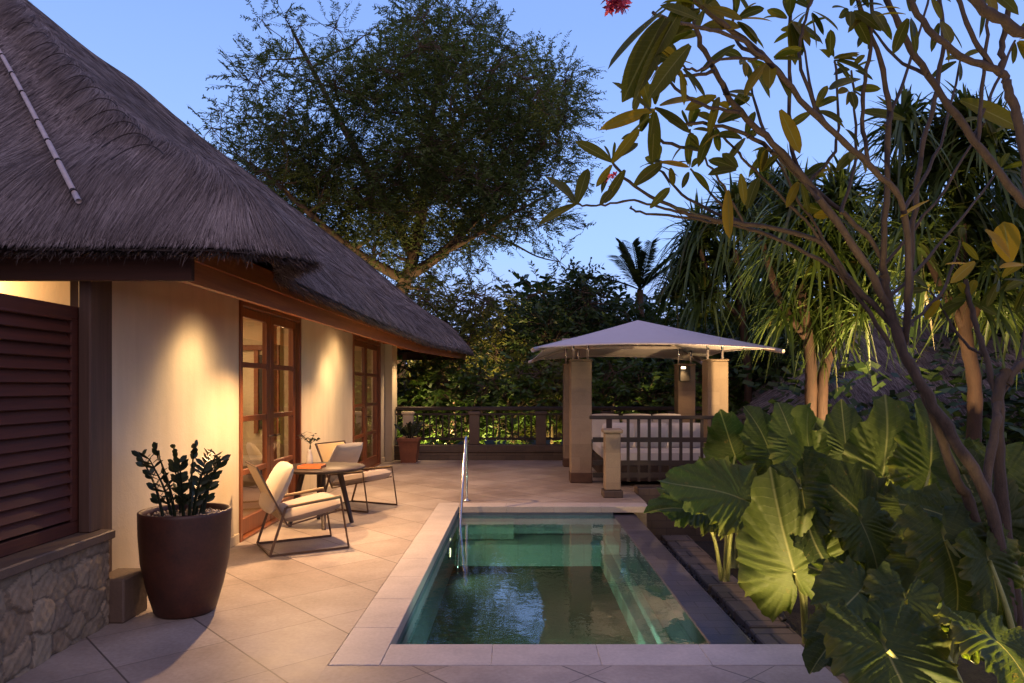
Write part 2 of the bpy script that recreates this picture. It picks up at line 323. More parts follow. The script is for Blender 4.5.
class MB:
    def __init__(s): s.v = []; s.f = []; s.sm = []
    def add(s, vs, fs, smooth=False):
        b = len(s.v); s.v.extend([tuple(v) for v in vs]); s.f.extend([tuple(i+b for i in f) for f in fs]); s.sm.extend([smooth]*len(fs)); return s
    def box(s, x0, x1, y0, y1, z0, z1, bev=0.0):
        if bev > 0:
            b = min(bev, (x1-x0)/2.01, (y1-y0)/2.01, (z1-z0)/2.01); vs = []; idx = {}
            xs, ys, zs = (x0, x1), (y0, y1), (z0, z1)
            for i in (0,1):
                for j in (0,1):
                    for k in (0,1):
                        sx, sy, sz = (1,-1)[i], (1,-1)[j], (1,-1)[k]
                        c = (xs[i], ys[j], zs[k])
                        idx[i,j,k,0] = len(vs); vs.append((c[0], c[1]+sy*b, c[2]+sz*b))
                        idx[i,j,k,1] = len(vs); vs.append((c[0]+sx*b, c[1], c[2]+sz*b))
                        idx[i,j,k,2] = len(vs); vs.append((c[0]+sx*b, c[1]+sy*b, c[2]))
            fs = []
            for i in (0,1): fs.append([idx[i,0,0,0], idx[i,1,0,0], idx[i,1,1,0], idx[i,0,1,0]])
            for j in (0,1): fs.append([idx[0,j,0,1], idx[1,j,0,1], idx[1,j,1,1], idx[0,j,1,1]])
            for k in (0,1): fs.append([idx[0,0,k,2], idx[1,0,k,2], idx[1,1,k,2], idx[0,1,k,2]])
            for j in (0,1):
                for k in (0,1): fs.append([idx[0,j,k,1], idx[1,j,k,1], idx[1,j,k,2], idx[0,j,k,2]])
            for i in (0,1):
                for k in (0,1): fs.append([idx[i,0,k,0], idx[i,1,k,0], idx[i,1,k,2], idx[i,0,k,2]])
            for i in (0,1):
                for j in (0,1): fs.append([idx[i,j,0,0], idx[i,j,1,0], idx[i,j,1,1], idx[i,j,0,1]])
            for key in [(i,j,k) for i in (0,1) for j in (0,1) for k in (0,1)]:
                fs.append([idx[key+(0,)], idx[key+(1,)], idx[key+(2,)]])
            cen = Vector(((x0+x1)/2, (y0+y1)/2, (z0+z1)/2)); out = []
            for f in fs:
                p = [Vector(vs[q]) for q in f]; n = (p[1]-p[0]).cross(p[2]-p[0]); c = sum(p, Vector())/len(p)
                out.append(f if n.dot(c-cen) > 0 else f[::-1])
            return s.add(vs, out)
        vs = [(x,y,z) for x in (x0,x1) for y in (y0,y1) for z in (z0,z1)]
        return s.add(vs, [(0,1,3,2),(4,6,7,5),(0,4,5,1),(2,3,7,6),(0,2,6,4),(1,5,7,3)])
    def obox(s, c, ax, ay, az):       # oriented box: centre and half-axis vectors
        c, ax, ay, az = map(Vector, (c, ax, ay, az))
        vs = [c+ax*i+ay*j+az*k for i in (-1,1) for j in (-1,1) for k in (-1,1)]
        return s.add(vs, [(0,1,3,2),(4,6,7,5),(0,4,5,1),(2,3,7,6),(0,2,6,4),(1,5,7,3)])
    def bar(s, a, b, w, h=None, up=(0,0,1)):
        a, b = Vector(a), Vector(b); h = h or w; d = (b-a); L = d.length; d.normalize(); up = Vector(up)
        if abs(d.dot(up)) > .98: up = Vector((0,1,0)) if abs(d.y) < .9 else Vector((1,0,0))
        sd = d.cross(up).normalized(); u = sd.cross(d)
        return s.obox((a+b)/2, d*L/2, sd*w/2, u*h/2)
    def tube(s, pts, rs, n=8, closed=False, cap=True):
        pts = [Vector(p) for p in pts]; N = len(pts)
        if not hasattr(rs, '__len__'): rs = [rs]*N
        vs = []; fs = []; prev = None
        for i, p in enumerate(pts):
            if closed: d = (pts[(i+1)%N]-pts[i-1])
            else: d = pts[min(i+1,N-1)]-pts[max(i-1,0)]
            d.normalize()
            if prev is None:
                u = Vector((0,0,1)) if abs(d.z) < .9 else Vector((1,0,0))
            else: u = prev
            u = (u-d*u.dot(d)).normalized(); prev = u; w = d.cross(u)
            for k in range(n):
                a = 2*math.pi*k/n; vs.append(p+(u*math.cos(a)+w*math.sin(a))*rs[i])
        for i in range(N if closed else N-1):
            j = (i+1)%N
            for k in range(n):
                k2 = (k+1)%n; fs.append((i*n+k, j*n+k, j*n+k2, i*n+k2)[::-1])
        if cap and not closed:
            fs.append(tuple(range(n))); fs.append(tuple((N-1)*n+k for k in range(n))[::-1])
        return s.add(vs, fs, True)
    def lathe(s, prof, c, n=40):       # prof: list of (r, z)
        vs = []; fs = []; c = Vector(c)
        for r, z in prof:
            for k in range(n):
                a = 2*math.pi*k/n; vs.append((c.x+r*math.cos(a), c.y+r*math.sin(a), c.z+z))
        for i in range(len(prof)-1):
            for k in range(n):
                k2 = (k+1)%n; fs.append((i*n+k, i*n+k2, (i+1)*n+k2, (i+1)*n+k))
        return s.add(vs, fs, True)
    def build(s, name, mat, parent=None, label=None):
        me = bpy.data.meshes.new(name); me.from_pydata(s.v, [], s.f)
        me.polygons.foreach_set('use_smooth', s.sm); me.update()
        o = link(name, me, mat, parent)
        if label: o['label'] = label
        return o
def smoothpath(pts, k=6):
    P = [Vector(p) for p in pts]; out = []
    for i in range(len(P)-1):
        p0, p1, p2, p3 = P[max(i-1,0)], P[i], P[i+1], P[min(i+2,len(P)-1)]
        for j in range(k):
            t = j/k
            out.append(.5*((2*p1)+(p2-p0)*t+(2*p0-5*p1+4*p2-p3)*t*t+(3*p1-p0-3*p2+p3)*t**3))
    out.append(P[-1]); return out

def npmesh(name, V, Q, mat, parent=None, tone=None, uv=None, smooth=False, label=None):
    """V (N,3), Q (M,4) int quads"""
    me = bpy.data.meshes.new(name); V = np.asarray(V, np.float32); Q = np.asarray(Q, np.int32)
    me.vertices.add(len(V)); me.vertices.foreach_set('co', V.ravel())
    me.loops.add(Q.size); me.loops.foreach_set('vertex_index', Q.ravel())
    me.polygons.add(len(Q)); k = Q.shape[1]
    me.polygons.foreach_set('loop_start', np.arange(0, Q.size, k, dtype=np.int32))
    me.polygons.foreach_set('loop_total', np.full(len(Q), k, np.int32))
    if tone is not None:
        a = me.attributes.new('tone', 'FLOAT', 'FACE'); a.data.foreach_set('value', np.asarray(tone, np.float32))
    if uv is not None:
        l = me.uv_layers.new(name='UVMap'); l.data.foreach_set('uv', np.asarray(uv, np.float32)[Q.ravel()].ravel())
    me.update(calc_edges=True); me.validate()
    o = link(name, me, mat, parent, smooth)
    if label: o['label'] = label
    return o
def norm(a): return a/np.maximum(np.linalg.norm(a, axis=1, keepdims=True), 1e-9)
def blades(O, D, L, W, droop=0.0, nseg=2, prof='blade', roll=None, fold=0.0, upv=None, tone=None):
    """vectorised leaf blades. returns V, Q, tone, uv"""
    O = np.asarray(O, float); D = norm(np.asarray(D, float)); N = len(O)
    L = np.broadcast_to(L, (N,)).astype(float); W = np.broadcast_to(W, (N,)).astype(float); droop = np.broadcast_to(droop, (N,)).astype(float)
    up = np.tile([0,0,1.0], (N,1)) if upv is None else upv
    up = up+NR.normal(0, .02, (N,3))
    S = norm(np.cross(D, up)); Nn = norm(np.cross(S, D))
    if roll is not None:
        r = np.broadcast_to(roll, (N,))[:,None]; S, Nn = S*np.cos(r)+Nn*np.sin(r), Nn*np.cos(r)-S*np.sin(r)
    T = np.linspace(0, 1, nseg+1); cols = 3 if fold else 2
    V = np.zeros((N, nseg+1, cols, 3)); UV = np.zeros((N, nseg+1, cols, 2))
    for i, t in enumerate(T):
        if prof == 'blade': w = (1-t)**.7*.9+.1 if t < 1 else .05
        elif prof == 'ell': w = max(.05, math.sin(math.pi*min(1, .03+.95*t**1.12))**.62) if t < 1 else .04
        else: w = 1.0
        p = O+D*(L*t)[:,None]+np.array([0,0,-1.0])*(droop*L*t*t)[:,None]
        if fold:
            V[:,i,0] = p-S*(W*w*.5)[:,None]+Nn*(W*w*fold)[:,None]; V[:,i,1] = p; V[:,i,2] = p+S*(W*w*.5)[:,None]+Nn*(W*w*fold)[:,None]
            UV[:,i,:,0] = (0,.5,1)
        else:
            V[:,i,0] = p-S*(W*w*.5)[:,None]; V[:,i,1] = p+S*(W*w*.5)[:,None]; UV[:,i,:,0] = (0,1)
        UV[:,i,:,1] = t
    base = (np.arange(N)*(nseg+1)*cols)[:,None]; q = []
    for i in range(nseg):
        for c in range(cols-1):
            a = i*cols+c; q.append([a, a+1, a+1+cols, a+cols])
    q = np.array(q); Q = (base[:,:,None]+q[None]).reshape(-1,4)
    tn = NR.rand(N) if tone is None else np.broadcast_to(tone, (N,))
    return V.reshape(-1,3), Q, np.repeat(tn, len(q)), UV.reshape(-1,2)
def merge(*parts):
    V=[];Q=[];T=[];U=[];b=0
    for p in parts:
        V.append(p[0]); Q.append(p[1]+b); T.append(p[2]); U.append(p[3]); b += len(p[0])
    return np.concatenate(V), np.concatenate(Q), np.concatenate(T), np.concatenate(U)
def rdir(n, up=0.0):
    d = NR.normal(0, 1, (n,3)); d[:,2] += up; return norm(d)

# ------------------------------------------------------------------ ground, deck, pool
def struct(o): o['kind'] = 'structure'; return o
WZ = -.112          # water level
g = MB(); g.add([(-90,-30,-.62),(90,-30,-.62),(90,170,-.62),(-90,170,-.62)], [(0,1,2,3)])
struct(g.build('ground', M['lawn']))
XL, XR, YN, YF = -.77, 1.53, 4.33, 9.30
gx = []
b = MB()
b.box(-3.0,-1.062,-1.5,15.25,-.6,0); b.box(-1.062,1.70,-1.5,4.004,-.6,-.0006); b.box(-1.062,1.72,9.626,15.25,-.6,-.0004); b.box(1.7206,3.9,10.72,15.25,-.6,-.0002)
struct(b.build('deck', M['deck']))
b = MB()   # coping laid as separate slabs with fine joints
def slabs(x0,x1,y0,y1,ax,L0):
    a, e = (x0,x1) if ax == 0 else (y0,y1); n_ = max(1,round((e-a)/L0)); st_ = (e-a)/n_
    for k in range(n_):
        p, q_ = a+k*st_+.0005, a+(k+1)*st_-.0005; dz = .004+R.uniform(-.0004,.0004)
        if ax == 0: b.box(p,q_,y0,y1,-.075,dz,.003)
        else: b.box(x0,x1,p,q_,-.075,dz,.003)
slabs(-1.058,XL,4.0065,9.622,1,.6)
slabs(XL+.002,1.70,4.0065,YN,0,.62); slabs(XL+.002,1.70,YF+.01,9.622,0,.62)
co = struct(b.build('pool_coping', M['coping']))
b = MB()   # basin walls & floor
FZ = -1.30
b.box(XL-.28,1.23,YN-.3,YN-.004,FZ-.2,-.077); b.box(XL-.28,XL-.006,YN,YF,FZ-.2,-.077); b.box(XL-.28,1.23,YF+.004,YF+.3,FZ-.2,-.077)
struct(b.build('pool_wall', M['pooltile_wall']))
b = MB(); b.box(XL-.005,1.23,YN-.003,YF+.003,FZ-.2,FZ)
struct(b.build('pool_floor', M['pooltile']))
b = MB(); b.box(1.2315,XR,YN-.3,YF+.3,FZ-.2,-.104,.012)
struct(b.build('pool_overflow_wall', M['slate']))
M['ledge'] = m_blocks('pool_ledge_stone', (.10,.20,.18), (.22,.36,.32), .4, .3, (.08,.12,.11), axis='XY', rough=.5, bump=.3)
b = MB(); b.box(1.0,1.23,YN,8.75,FZ,-.48,.01); 
b.box(XL-.004,1.23,8.72,YF,FZ,-.36,.012)
b.box(XL-.004,-.05,8.98,YF,-.36,-.19,.012); b.box(XL-.004,-.05,8.35,8.72,FZ,-.62,.012); b.box(XL-.004,-.05,7.98,8.35,FZ,-.9,.012)
struct(b.build('pool_step', M['ledge']))
V = []; n1, n2 = 2, 2
b = MB(); b.add([(XL,YN,WZ),(1.234,YN,WZ),(1.234,YF,WZ),(XL,YF,WZ)], [(0,1,2,3)])
struct(b.build('pool_water', M['water']))
b = MB(); b.box(XR+.002,9,-1.5,10.7,-.66,-.58); b.box(3.92,9,10.7,30,-.66,-.58); struct(b.build('garden_bed', M['earth']))
b = MB()
y = 2.0
while y < 10.2:
    l = .42+R.uniform(-.04,.05); b.box(1.98+R.uniform(-.01,.01), 2.34+R.uniform(-.015,.015), y, y+l-.02, -.6, -.5+R.uniform(-.008,.008), .012); y += l
struct(b.build('stepping_path', M['slab']))
# dark pebbles in the drain strip
n = 5000; P = np.stack([NR.uniform(1.53,1.97,n), NR.uniform(3.2,9.8,n), NR.uniform(-.585,-.55,n)],1)
oc = np.array([(1,0,0),(0,1,0),(-1,0,0),(0,-1,0),(0,0,1),(0,0,-1)], float)
fq = np.array([(0,1,4),(1,2,4),(2,3,4),(3,0,4),(1,0,5),(2,1,5),(3,2,5),(0,3,5)])
s = NR.uniform(.014,.032,(n,1,1))*NR.uniform(.7,1.3,(n,1,3)); VV = (P[:,None,:]+oc[None]*s).reshape(-1,3)
QQ = (np.arange(n)[:,None,None]*6+fq[None]).reshape(-1,3)
M['pebble'] = m_strand('river_pebble', [(.2,(.02,.017,.015)),(.7,(.06,.05,.045)),(1,(.12,.1,.09))], .5)
tag(npmesh('pebbles', VV, QQ, M['pebble'], tone=np.repeat(NR.rand(n),8), smooth=True), 'dark pebbles filling the drain strip beside the pool', 'pebbles', kind='stuff')

# ------------------------------------------------------------------ villa
villa = empty('villa', (-5,9,0), 'cream plastered villa with a big thatched roof and timber glass doors', 'villa')
XW = -2.78; YE = 15.6
def vp(name, mb, mat, label=None, parent=villa): return mb.build(name, mat, parent, label)
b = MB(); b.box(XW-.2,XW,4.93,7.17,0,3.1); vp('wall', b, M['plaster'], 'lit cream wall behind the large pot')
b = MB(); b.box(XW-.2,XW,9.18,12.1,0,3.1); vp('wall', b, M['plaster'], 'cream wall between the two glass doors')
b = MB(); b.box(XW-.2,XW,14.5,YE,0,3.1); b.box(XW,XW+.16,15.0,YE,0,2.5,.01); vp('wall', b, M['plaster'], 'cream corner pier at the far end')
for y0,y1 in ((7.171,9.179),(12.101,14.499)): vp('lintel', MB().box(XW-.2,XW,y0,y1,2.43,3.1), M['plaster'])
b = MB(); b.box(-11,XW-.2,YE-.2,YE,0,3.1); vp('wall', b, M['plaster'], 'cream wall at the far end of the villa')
for y0,y1 in ((5.03,7.15),(9.2,12.08),(14.52,14.99)): vp('skirting', MB().box(XW,XW+.015,y0,y1,.0,.1,.004), M['plaster'])
b = MB(); b.box(XW-.1,XW+.20,4.71,5.02,0,.29,.01); vp('plinth', b, M['post_stone'])
# doors
def door(y0, y1, open_=False, lab=None):
    d = empty('glass_door', (XW,(y0+y1)/2,0)); d.parent = villa; d.matrix_parent_inverse = parent_inv(villa)
    d['label'] = lab
    H = 2.43; x0, x1 = XW-.13, XW+.02; w = .06
    m = MB(); m.box(x0,x1,y0,y0+w,0,H,.005); m.box(x0,x1,y1-w,y1,0,H,.005); m.box(x0,x1,y0+w,y1-w,H-w,H,.005); m.box(x0,x1,y0+w,y1-w,-.0,.03,.005)
    m.build('frame', M['wood_z'], d)
    ym = (y0+y1)/2
    for a, c in ((y0+w+.004, ym-.004), (ym+.004, y1-w-.004)):
        lx0, lx1 = XW-.085, XW-.03; st = .11
        m = MB(); m.box(lx0,lx1,a,a+st,.035,H-w-.005,.004); m.box(lx0,lx1,c-st,c,.035,H-w-.005,.004)
        m.box(lx0,lx1,a+st,c-st,H-w-.10,H-w-.005,.004); m.box(lx0,lx1,a+st,c-st,.035,.20,.004)
        for zz in (.67,1.22,1.78): m.box(lx0+.005,lx1-.005,a+st,c-st,zz-.028,zz+.028,.004)
        leaf = m.build('door_leaf', M['wood_z'], d)
        m = MB(); m.add([(XW-.057,a+st-.01,.19),(XW-.057,c-st+.01,.19),(XW-.057,c-st+.01,H-w-.09),(XW-.057,a+st-.01,H-w-.09)],[(0,1,2,3)]); m.build('pane', M['glass'], leaf)
        hy = c-st/2 if a < ym-.1 and c < ym+.1 else a+st/2
        m = MB(); m.tube([(XW-.03,hy,1.0),(XW+.02,hy,1.0)], .012, 8); m.tube([(XW+.02,hy-.0,1.0),(XW+.02,hy+(.11 if hy>ym else -.11),1.0)], .009, 8); m.build('handle', M['bronze'], leaf)
    return d
door(7.17, 9.18, lab='near glass door beside the table and chairs')
door(12.1, 14.5, lab='far glass door by the end of the terrace')
# stone base, post, louvre screen
b = MB(); b.box(-3.1,-2.695,-1,4.685,0,.56); sb = vp('stone_base', b, M['rubble'])
def rubble_face(u0,u1,v0,v1,fn,seed):
    rs = np.random.RandomState(seed); nu, nv = int((u1-u0)/.011), int((v1-v0)/.011)
    uu, vv_ = np.meshgrid(np.linspace(u0,u1,nu+1),np.linspace(v0,v1,nv+1),indexing='ij')
    cu, cv = np.meshgrid(np.arange(u0-.1,u1+.2,.19),np.arange(v0-.1,v1+.2,.165),indexing='ij'); cu = (cu+rs.uniform(-.075,.075,cu.shape)).ravel(); cv = (cv+rs.uniform(-.065,.065,cv.shape)).ravel()
    wu = uu+.012*np.sin(vv_*31+uu*13)+.006*np.sin(uu*67); wv = vv_+.012*np.sin(uu*27-vv_*11)
    best = np.full(uu.shape,9.); sec = np.full(uu.shape,9.); idx = np.zeros(uu.shape,int)
    for k in range(len(cu)):
        d = np.hypot(wu-cu[k],(wv-cv[k])*1.1); m1 = d < best; sec = np.where(m1,best,np.minimum(sec,d)); idx = np.where(m1,k,idx); best = np.where(m1,d,best)
    e = np.clip((sec-best)/.028,0,1); hs = rs.uniform(.6,1.2,len(cu))[idx]; ts = rs.rand(len(cu)); gx_ = rs.uniform(-.12,.12,len(cu))[idx]
    h = .024*e**.5*hs+.004*np.sin(uu*90+idx)*np.sin(vv_*80)*e+gx_*(wu-cu[idx])*e
    V = fn(uu,vv_,h).reshape(-1,3); ids = np.arange((nu+1)*(nv+1)).reshape(nu+1,nv+1)
    Q = np.stack([ids[:-1,:-1],ids[1:,:-1],ids[1:,1:],ids[:-1,1:]],-1).reshape(-1,4)
    tn = np.where(e>.45, .25+.75*ts[idx], 0.0)[:-1,:-1].ravel(); return V, Q, tn
def m_rub2():
    t = NT('rubble_stones'); a = t.n('Attribute', attribute_name='tone'); v = t.coord('Object'); n = t.noise(v,16,6,.7); n2 = t.noise(v,70,3,.6)
    c = t.ramp(a.outputs['Fac'], [(0,(.10,.08,.06)),(.24,(.13,.10,.075)),(.3,(.13,.10,.065)),(.6,(.25,.195,.13)),(.8,(.20,.135,.08)),(1,(.33,.275,.19))])
    c = t.mix(.45, c, t.ramp(n,[(.3,(.09,.066,.045)),(.7,(.34,.275,.19))])); return t.done(t.pbsdf(c,.9,t.bump(t.math('ADD',n,t.math('MULTIPLY',n2,.4)),.6,.01)))
M['rub2'] = m_rub2()
V_,Q_,T_ = rubble_face(0.5,4.70,.001,.558,lambda u,v,h: np.stack([-2.692+h,u,v],-1),5); npmesh('stone_facing',V_,Q_,M['rub2'],sb,tone=T_,smooth=True)
V_,Q_,T_ = rubble_face(-3.1,-2.67,.001,.558,lambda u,v,h: np.stack([u,4.687+h*.8,v],-1),6); npmesh('stone_facing',V_,Q_[:,::-1],M['rub2'],sb,tone=T_,smooth=True)
b = MB(); b.box(-3.1,-2.635,-1,4.72,.561,.62,.008); b.build('cap', M['post_stone'], sb)
b = MB(); b.box(-2.80,-2.72,4.58,4.71,.62,2.44,.008); b.box(-2.93,-2.78,4.71,4.93,0.29,2.6); vp('timber_post', b, M['postwood'])
b = MB(); b.box(-2.88,-2.805,-1,4.70,1.98,2.06,.005); b.box(-2.88,-2.805,-1,4.70,.622,.70,.005); b.box(-2.88,-2.805,4.52,4.70,.7,1.98,.005)
for yy in (3.2,2.1,1.0): b.box(-2.87,-2.81,yy-.03,yy+.03,.7,1.98)
z = .72
while z < 1.97:
    b.obox((-2.835,1.68,z+.035),(.004,0,.0),(0,2.68,0),(.0,0,.046)) if False else b.obox((-2.825,1.68,z+.04),(.006,0,.003),(0,2.84,0),(-.022,0,.042))
    z += .078
b.box(-2.90,-2.888,-1,4.66,.66,2.0)
vp('louvre_screen', b, M['louvre'])
# walls behind the louvre screen
b = MB(); b.box(-4.6,-4.4,-1,4.9,0,3.0); b.box(-4.4,-2.94,4.95,5.1,0,3.1); vp('wall', b, M['plaster'], 'lit wall behind the louvred screen')
# interior
b = MB(); b.box(-8,XW-.2,4.95,YE-.2,-.3,.004); vp('room_floor', b, M['floorwood'])
b = MB(); b.box(-8,XW-.2,5.1,YE-.2,2.95,3.0); b2 = vp('room_ceiling', b, M['ceilwood'])
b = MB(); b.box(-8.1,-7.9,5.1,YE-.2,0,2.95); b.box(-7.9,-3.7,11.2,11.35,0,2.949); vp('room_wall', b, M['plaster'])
b = MB()
for yy in (6.2,7.6,9.0,10.4): b.box(-7.9,XW-.2,yy-.05,yy+.05,2.80,2.949)
b.box(-5.3,-5.15,9.9,10.05,0,2.8); b.box(-5.3,-5.15,6.9,7.05,0,2.8); b.box(-5.27,-5.18,7.05,9.9,2.5,2.7)
vp('room_beam', b, M['wood_y'])
pn = vp('dark_window', MB().box(-4.02,-3.74,11.16,11.198,.9,2.05), M['darkwood'])  # dark board stands in for a dark window opening
for a_ in ((-4.09,-4.021,.83,2.12),(-3.739,-3.70,.83,2.12)): MB().box(a_[0],a_[1],11.14,11.197,a_[2],a_[3],.004).build('frame', M['wood_z'], pn)
MB().box(-4.6,-3.70,11.13,11.196,2.121,2.20,.004).build('frame', M['wood_x'], pn)
vp('room_post', MB().box(-3.66,-3.5,10.3,10.46,.005,2.79,.01), M['wood_z'])
dk = empty('bench', (-4.0,10.8,0), 'pale upholstered bench seen through the near glass door', 'bench')
MB().box(-4.5,-3.75,10.6,11.1,.36,.50,.03).build('seat', M['linen'], dk)
for lx in (-4.46,-3.79):
    for ly in (10.64,11.06): MB().tube([(lx,ly,.005),(lx,ly,.36)],.02,8).build('leg', M['darkwood'], dk)
# fascia following the eave
def eave_x(y):   # outer thatch line
    y = np.asarray(y, float)
    return -1.74+.42*np.exp(-((y-4.75)/.45)**2)+.10*sstep(8,13,y)+.55*sstep(13,17.5,y)
FY = [4.5,6,8,10,12,13.5,15,16.5,17.6]
def fas_x(y): return -2.07+.06*sstep(4.5,8,y)+.12*sstep(8,13,y)+.62*sstep(13,17.5,y)
b = MB()
for i in range(len(FY)-1):
    a, c = FY[i], FY[i+1]; xa, xc = float(fas_x(a)), float(fas_x(c))
    for z0, z1, dx in ((2.21,2.35,0),(2.352,2.50,.025)):
        b.add([(xa+dx,a,z0),(xc+dx,c,z0),(xc+dx,c,z1),(xa+dx,a,z1),(xa-.05+dx,a,z0),(xc-.05+dx,c,z0),(xc-.05+dx,c,z1),(xa-.05+dx,a,z1)],
              [(0,1,2,3),(7,6,5,4),(0,4,5,1),(3,2,6,7),(0,3,7,4),(1,5,6,2)])
vp('fascia', b, M['wood_y'], 'long fascia board over the terrace')
b = MB(); b.box(-10.5,-2.02,4.45,4.50,2.21,2.35,.004); b.box(-10.5,-1.99,4.42,4.47,2.345,2.5,.004)
vp('fascia', b, M['wood_xd'], 'dark fascia board facing the camera')
vp('fascia', MB().box(-10,-1.5,17.6,17.65,2.21,2.4), M['wood_xd'], 'fascia board at the far end')
b = MB()
for i in range(len(FY)-1):
    a, c = FY[i], FY[i+1]; xa, xc = float(fas_x(a))-.05, float(fas_x(c))-.05
    b.add([(xa,a,2.44),(xc,c,2.44),(XW-.1,c,2.50),(XW-.1,a,2.50)], [(0,3,2,1)])
b.add([(XW-.1,15.4,2.5),(XW-.1,17.6,2.5),(-10,17.6,2.5),(-10,15.4,2.5)], [(0,1,2,3)])
sof = vp('soffit', b, M['wood_y'])
b = MB()
y = 4.9
while y < 17.4:
    MB().bar((float(fas_x(y))-.06,y,2.42),(XW,y,2.47),.05,.07).build('rafter', M['wood_y'], sof); y += .55
b = MB(); b.add([(-10,4.5,2.45),(-2.1,4.5,2.45),(-2.1,4.94,2.62),(-10,4.94,2.62)], [(0,1,2,3)]); vp('soffit', b, M['wood_x'])

# ---- thatch
YN_R = 4.22; YF_R = 18.1; XLft = -11.5; SL = .885; ZE = 2.45
def smin(a, b, k):
    h = np.clip(.5+.5*(b-a)/k, 0, 1); return b*(1-h)+a*h-k*h*(1-h)
def droof(x, y):
    dx = eave_x(y)-x; dn = y-YN_R-.02*np.sin(x*2.3); df = (YF_R-y)*1.0; dl = x-XLft
    k = .28
    return smin(smin(dx, dn, k), smin(df, dl, k), k)
def zroof(x, y):
    d = np.maximum(droof(x, y), -.3)
    r = .07*np.exp(-((d-.55)/.35)**2)              # belly above the eave
    b_ = .045*np.sin(x*1.7+y*1.1)*np.sin(y*1.3-x*.6)
    # hip roll
    hip = np.abs((eave_x(y)-x)-(y-YN_R)); roll = .15*np.exp(-(hip/.26)**2)*sstep(.5,1.4,d)*(1+.04*np.sin((x-y)*9))
    lip = -.06*np.exp(-np.maximum(d, 0)/.08)
    return ZE+SL*np.minimum(d, 4.8)+r+b_*sstep(0,1,d)+roll+lip
roof = empty('thatched_roof', (-6.6,9,2.4)); roof.parent = villa; roof.matrix_parent_inverse = parent_inv(villa)
st = .07
xs = np.arange(-11.6, -.9, st); ys = np.arange(4.05, 18.2, st)
X, Y = np.meshgrid(xs, ys, indexing='ij'); D = droof(X, Y)
gx = (droof(X+.01,Y)-droof(X-.01,Y))/.02; gy = (droof(X,Y+.01)-droof(X,Y-.01))/.02; gl = np.hypot(gx,gy)+1e-6
near = (D < 0)&(D > -.12); X2 = np.where(near, X-D*gx/gl, X); Y2 = np.where(near, Y-D*gy/gl, Y)
keepv = D > -.12
def gridfaces(keep, flip=False):
    nx, ny = keep.shape; idx = np.arange(nx*ny).reshape(nx,ny)
    k = keep[:-1,:-1]&keep[1:,:-1]&keep[1:,1:]&keep[:-1,1:]
    q = np.stack([idx[:-1,:-1],idx[1:,:-1],idx[1:,1:],idx[:-1,1:]],-1)[k]
    return q[:,::-1] if flip else q
Z = zroof(X2,Y2)
q = gridfaces(keepv)
npmesh('thatch_underlayer', np.stack([X2,Y2,Z-.02],-1).reshape(-1,3), q, M['thatch_base'], roof, smooth=True)
Zu = ZE-.10+SL*.9*np.maximum(droof(X2,Y2),0)
npmesh('thatch_underside', np.stack([X2,Y2,np.minimum(Zu,Z-.04)],-1).reshape(-1,3), gridfaces(keepv, True), M['thatch_base'], roof, smooth=True)
# strands
def strands(n, xr, yr, Lr, lift, keepf=None, wd=.006):
    x = NR.uniform(*xr, n); y = NR.uniform(*yr, n)
    d = droof(x,y); k = (d > .0)&(d < 4.7)
    if keepf is not None: k &= keepf(x,y,d)
    x, y, d = x[k], y[k], d[k]; n = len(x)
    e = .04; zx = (zroof(x+e,y)-zroof(x-e,y))/(2*e); zy = (zroof(x,y+e)-zroof(x,y-e))/(2*e)
    N_ = norm(np.stack([-zx,-zy,np.ones(n)],1)); dd = -np.stack([zx,zy,np.zeros(n)],1)
    s = (dd*np.array([zx,zy,np.zeros(n)]).T).sum(1); dd[:,2] = s; dd = norm(dd)
    flow = np.stack([np.sin(x*5.3+y*2.1),np.sin(y*4.7-x*3.3+1),np.zeros(n)],1)*.06; jt = NR.normal(0,.06,(n,3))+flow; jt -= N_*((jt*N_).sum(1)*.8)[:,None]; dd = norm(dd+jt+N_*NR.uniform(.0,lift,(n,1)))
    O = np.stack([x,y,zroof(x,y)-.012],1)
    clump = np.sin(x*7.1+y*3.3)*np.sin(y*6.3-x*2.9)*.07
    tone = np.clip(.56+NR.normal(0,.26,n)+clump,0,1)
    dist = np.hypot(x, y)
    return blades(O, dd, np.minimum(NR.uniform(*Lr,n), d*1.0+.04), wd*(.5+dist/9), NR.uniform(.0,.10,n), 2, 'blade', NR.normal(0,.35,n), upv=N_, tone=tone)
vis = lambda x,y,d: (x > -7.0)
parts_ = [strands(300000, (-7,-1.2), (4.15,9.0), (.14,.34), .045, lambda x,y,d: (x>-6.8)&(x>-.78*y-.1), .0034),
          strands(90000, (-7,-1.0), (9.0,18.0), (.18,.40), .045, vis, .0048)]
npmesh('thatch', *[parts_ and merge(*parts_)[i] for i in (0,1)], M['thatch'], roof, tone=merge(*parts_)[2])
